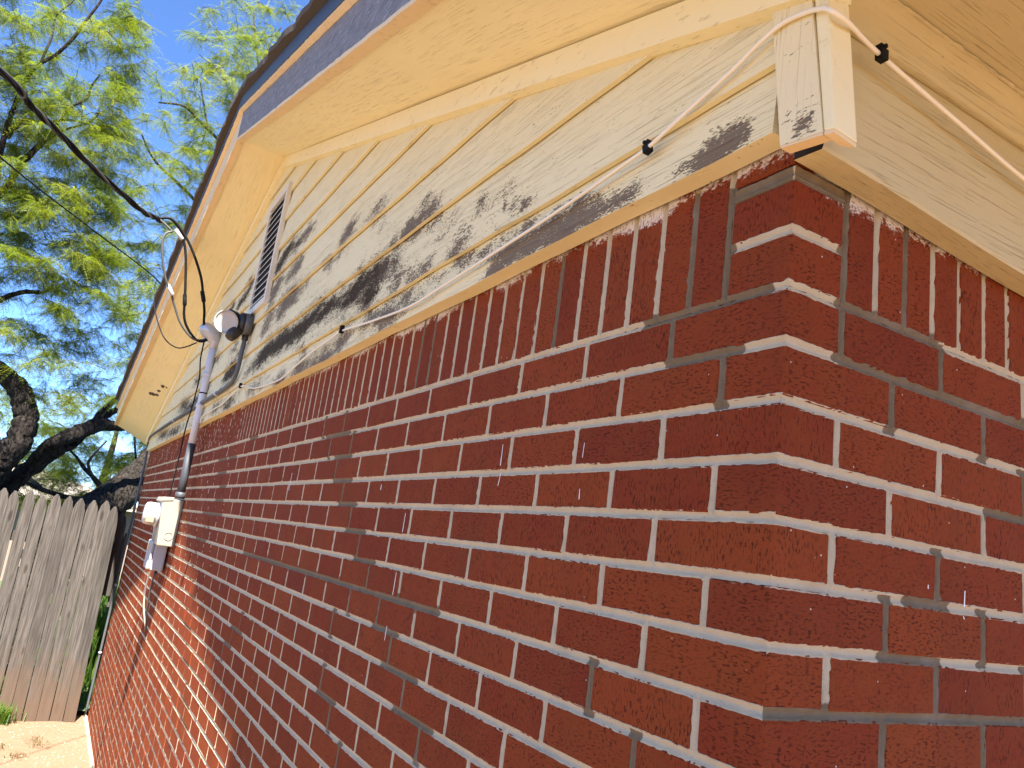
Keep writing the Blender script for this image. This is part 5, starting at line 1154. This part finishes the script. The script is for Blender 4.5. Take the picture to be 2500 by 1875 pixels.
# ------------------------------------------------------------------ grass and weeds
def blades(name, pts, h, mat, label, cat, org, w=.005, lean=.6):
    V = []; F = []; T = []
    for (x, y, z) in pts:
        a = RNG.uniform(0, 6.28); hh = h*RNG.uniform(.5, 1.2); l = hh*lean*RNG.uniform(.2, 1); dx, dy = math.cos(a), math.sin(a)
        k = len(V); px_, py_ = -dy*w, dx*w
        V += [(x-px_, y-py_, z), (x+px_, y+py_, z), (x+dx*l*.4+px_*.8, y+dy*l*.4+py_*.8, z+hh*.6), (x+dx*l*.4-px_*.8, y+dy*l*.4-py_*.8, z+hh*.6), (x+dx*l, y+dy*l, z+hh*.92), (x+dx*l+px_*.1, y+dy*l+py_*.1, z+hh*.92)]
        F += [(k, k+1, k+2, k+3), (k+3, k+2, k+5, k+4)]; T += [RNG.uniform(0, 1)]*6
    o = np_obj(name, np.array(V), np.array(F), mat, org=org, attrs={'tone': T}); tag(o, label, cat, kind='stuff'); return o
pts = [(RNG.uniform(-13, -7.72), RNG.uniform(-2.2, 1.2), GZ+.04) for _ in range(16000)]
blades('tall_grass', pts, .16, 'grass_blade', 'green lawn grass growing behind the fence gap', 'grass', (-9, 0, GZ))
pts = [(-8.75+RNG.normal(0, .12), .03+RNG.normal(0, .08), GZ+.04) for _ in range(160)] + [(-10.0+RNG.normal(0, .35), -.02+RNG.normal(0, .16), GZ+.04) for _ in range(1500)]
blades('weed_clump', pts, .95, 'grass_blade', 'tall leafy green weeds in the gap between fence and wall', 'weeds', (-9.8, 0, GZ), w=.014, lean=.35)
pts = [(FX+.06+abs(RNG.normal(0, .05)), -.66+RNG.normal(0, .05), GZ+.0) for _ in range(120)] + [(FX+.08+abs(RNG.normal(0, .06)), -.80+RNG.normal(0, .09), GZ) for _ in range(160)]
blades('grass_tuft', pts, .16, 'grass_blade', 'green grass tuft at the foot of the picket fence', 'grass', (FX+.1, -.7, GZ), w=.004, lean=.9)
pts = []
for cx_, cy_ in ((-6.55,-.62),(-6.35,-.50),(-6.75,-.40),(-6.2,-.70),(-6.62,-.36),(-6.9,-.75)):
    pts += [(cx_+RNG.normal(0, .05), cy_+RNG.normal(0, .04), GZ+.005) for _ in range(45)]
blades('dry_weeds', pts, .035, 'dry_blade', 'dry sparse weeds lying on the bare dirt', 'weeds', (-6.5, -.55, GZ), w=.0022, lean=2.2)
V = []; F = []
for i in range(1400):
    x = RNG.uniform(-7.3, -3.0); y = RNG.uniform(-1.6, -.06); s = RNG.uniform(.002, .008); z = GZ+ground_z(x, y)*.6+.002
    k = len(V); V += [(x-s, y, z), (x+s*.3, y-s, z), (x+s, y+s*.2, z), (x, y+s, z), (x, y, z+s*.9)]
    F += [(k, k+1, k+4), (k+1, k+2, k+4), (k+2, k+3, k+4), (k+3, k, k+4)]
tag(np_obj('gravel', V, F, 'concrete', org=(-5, -.8, GZ)), 'small pale stones scattered on the bare dirt', 'gravel', kind='stuff')
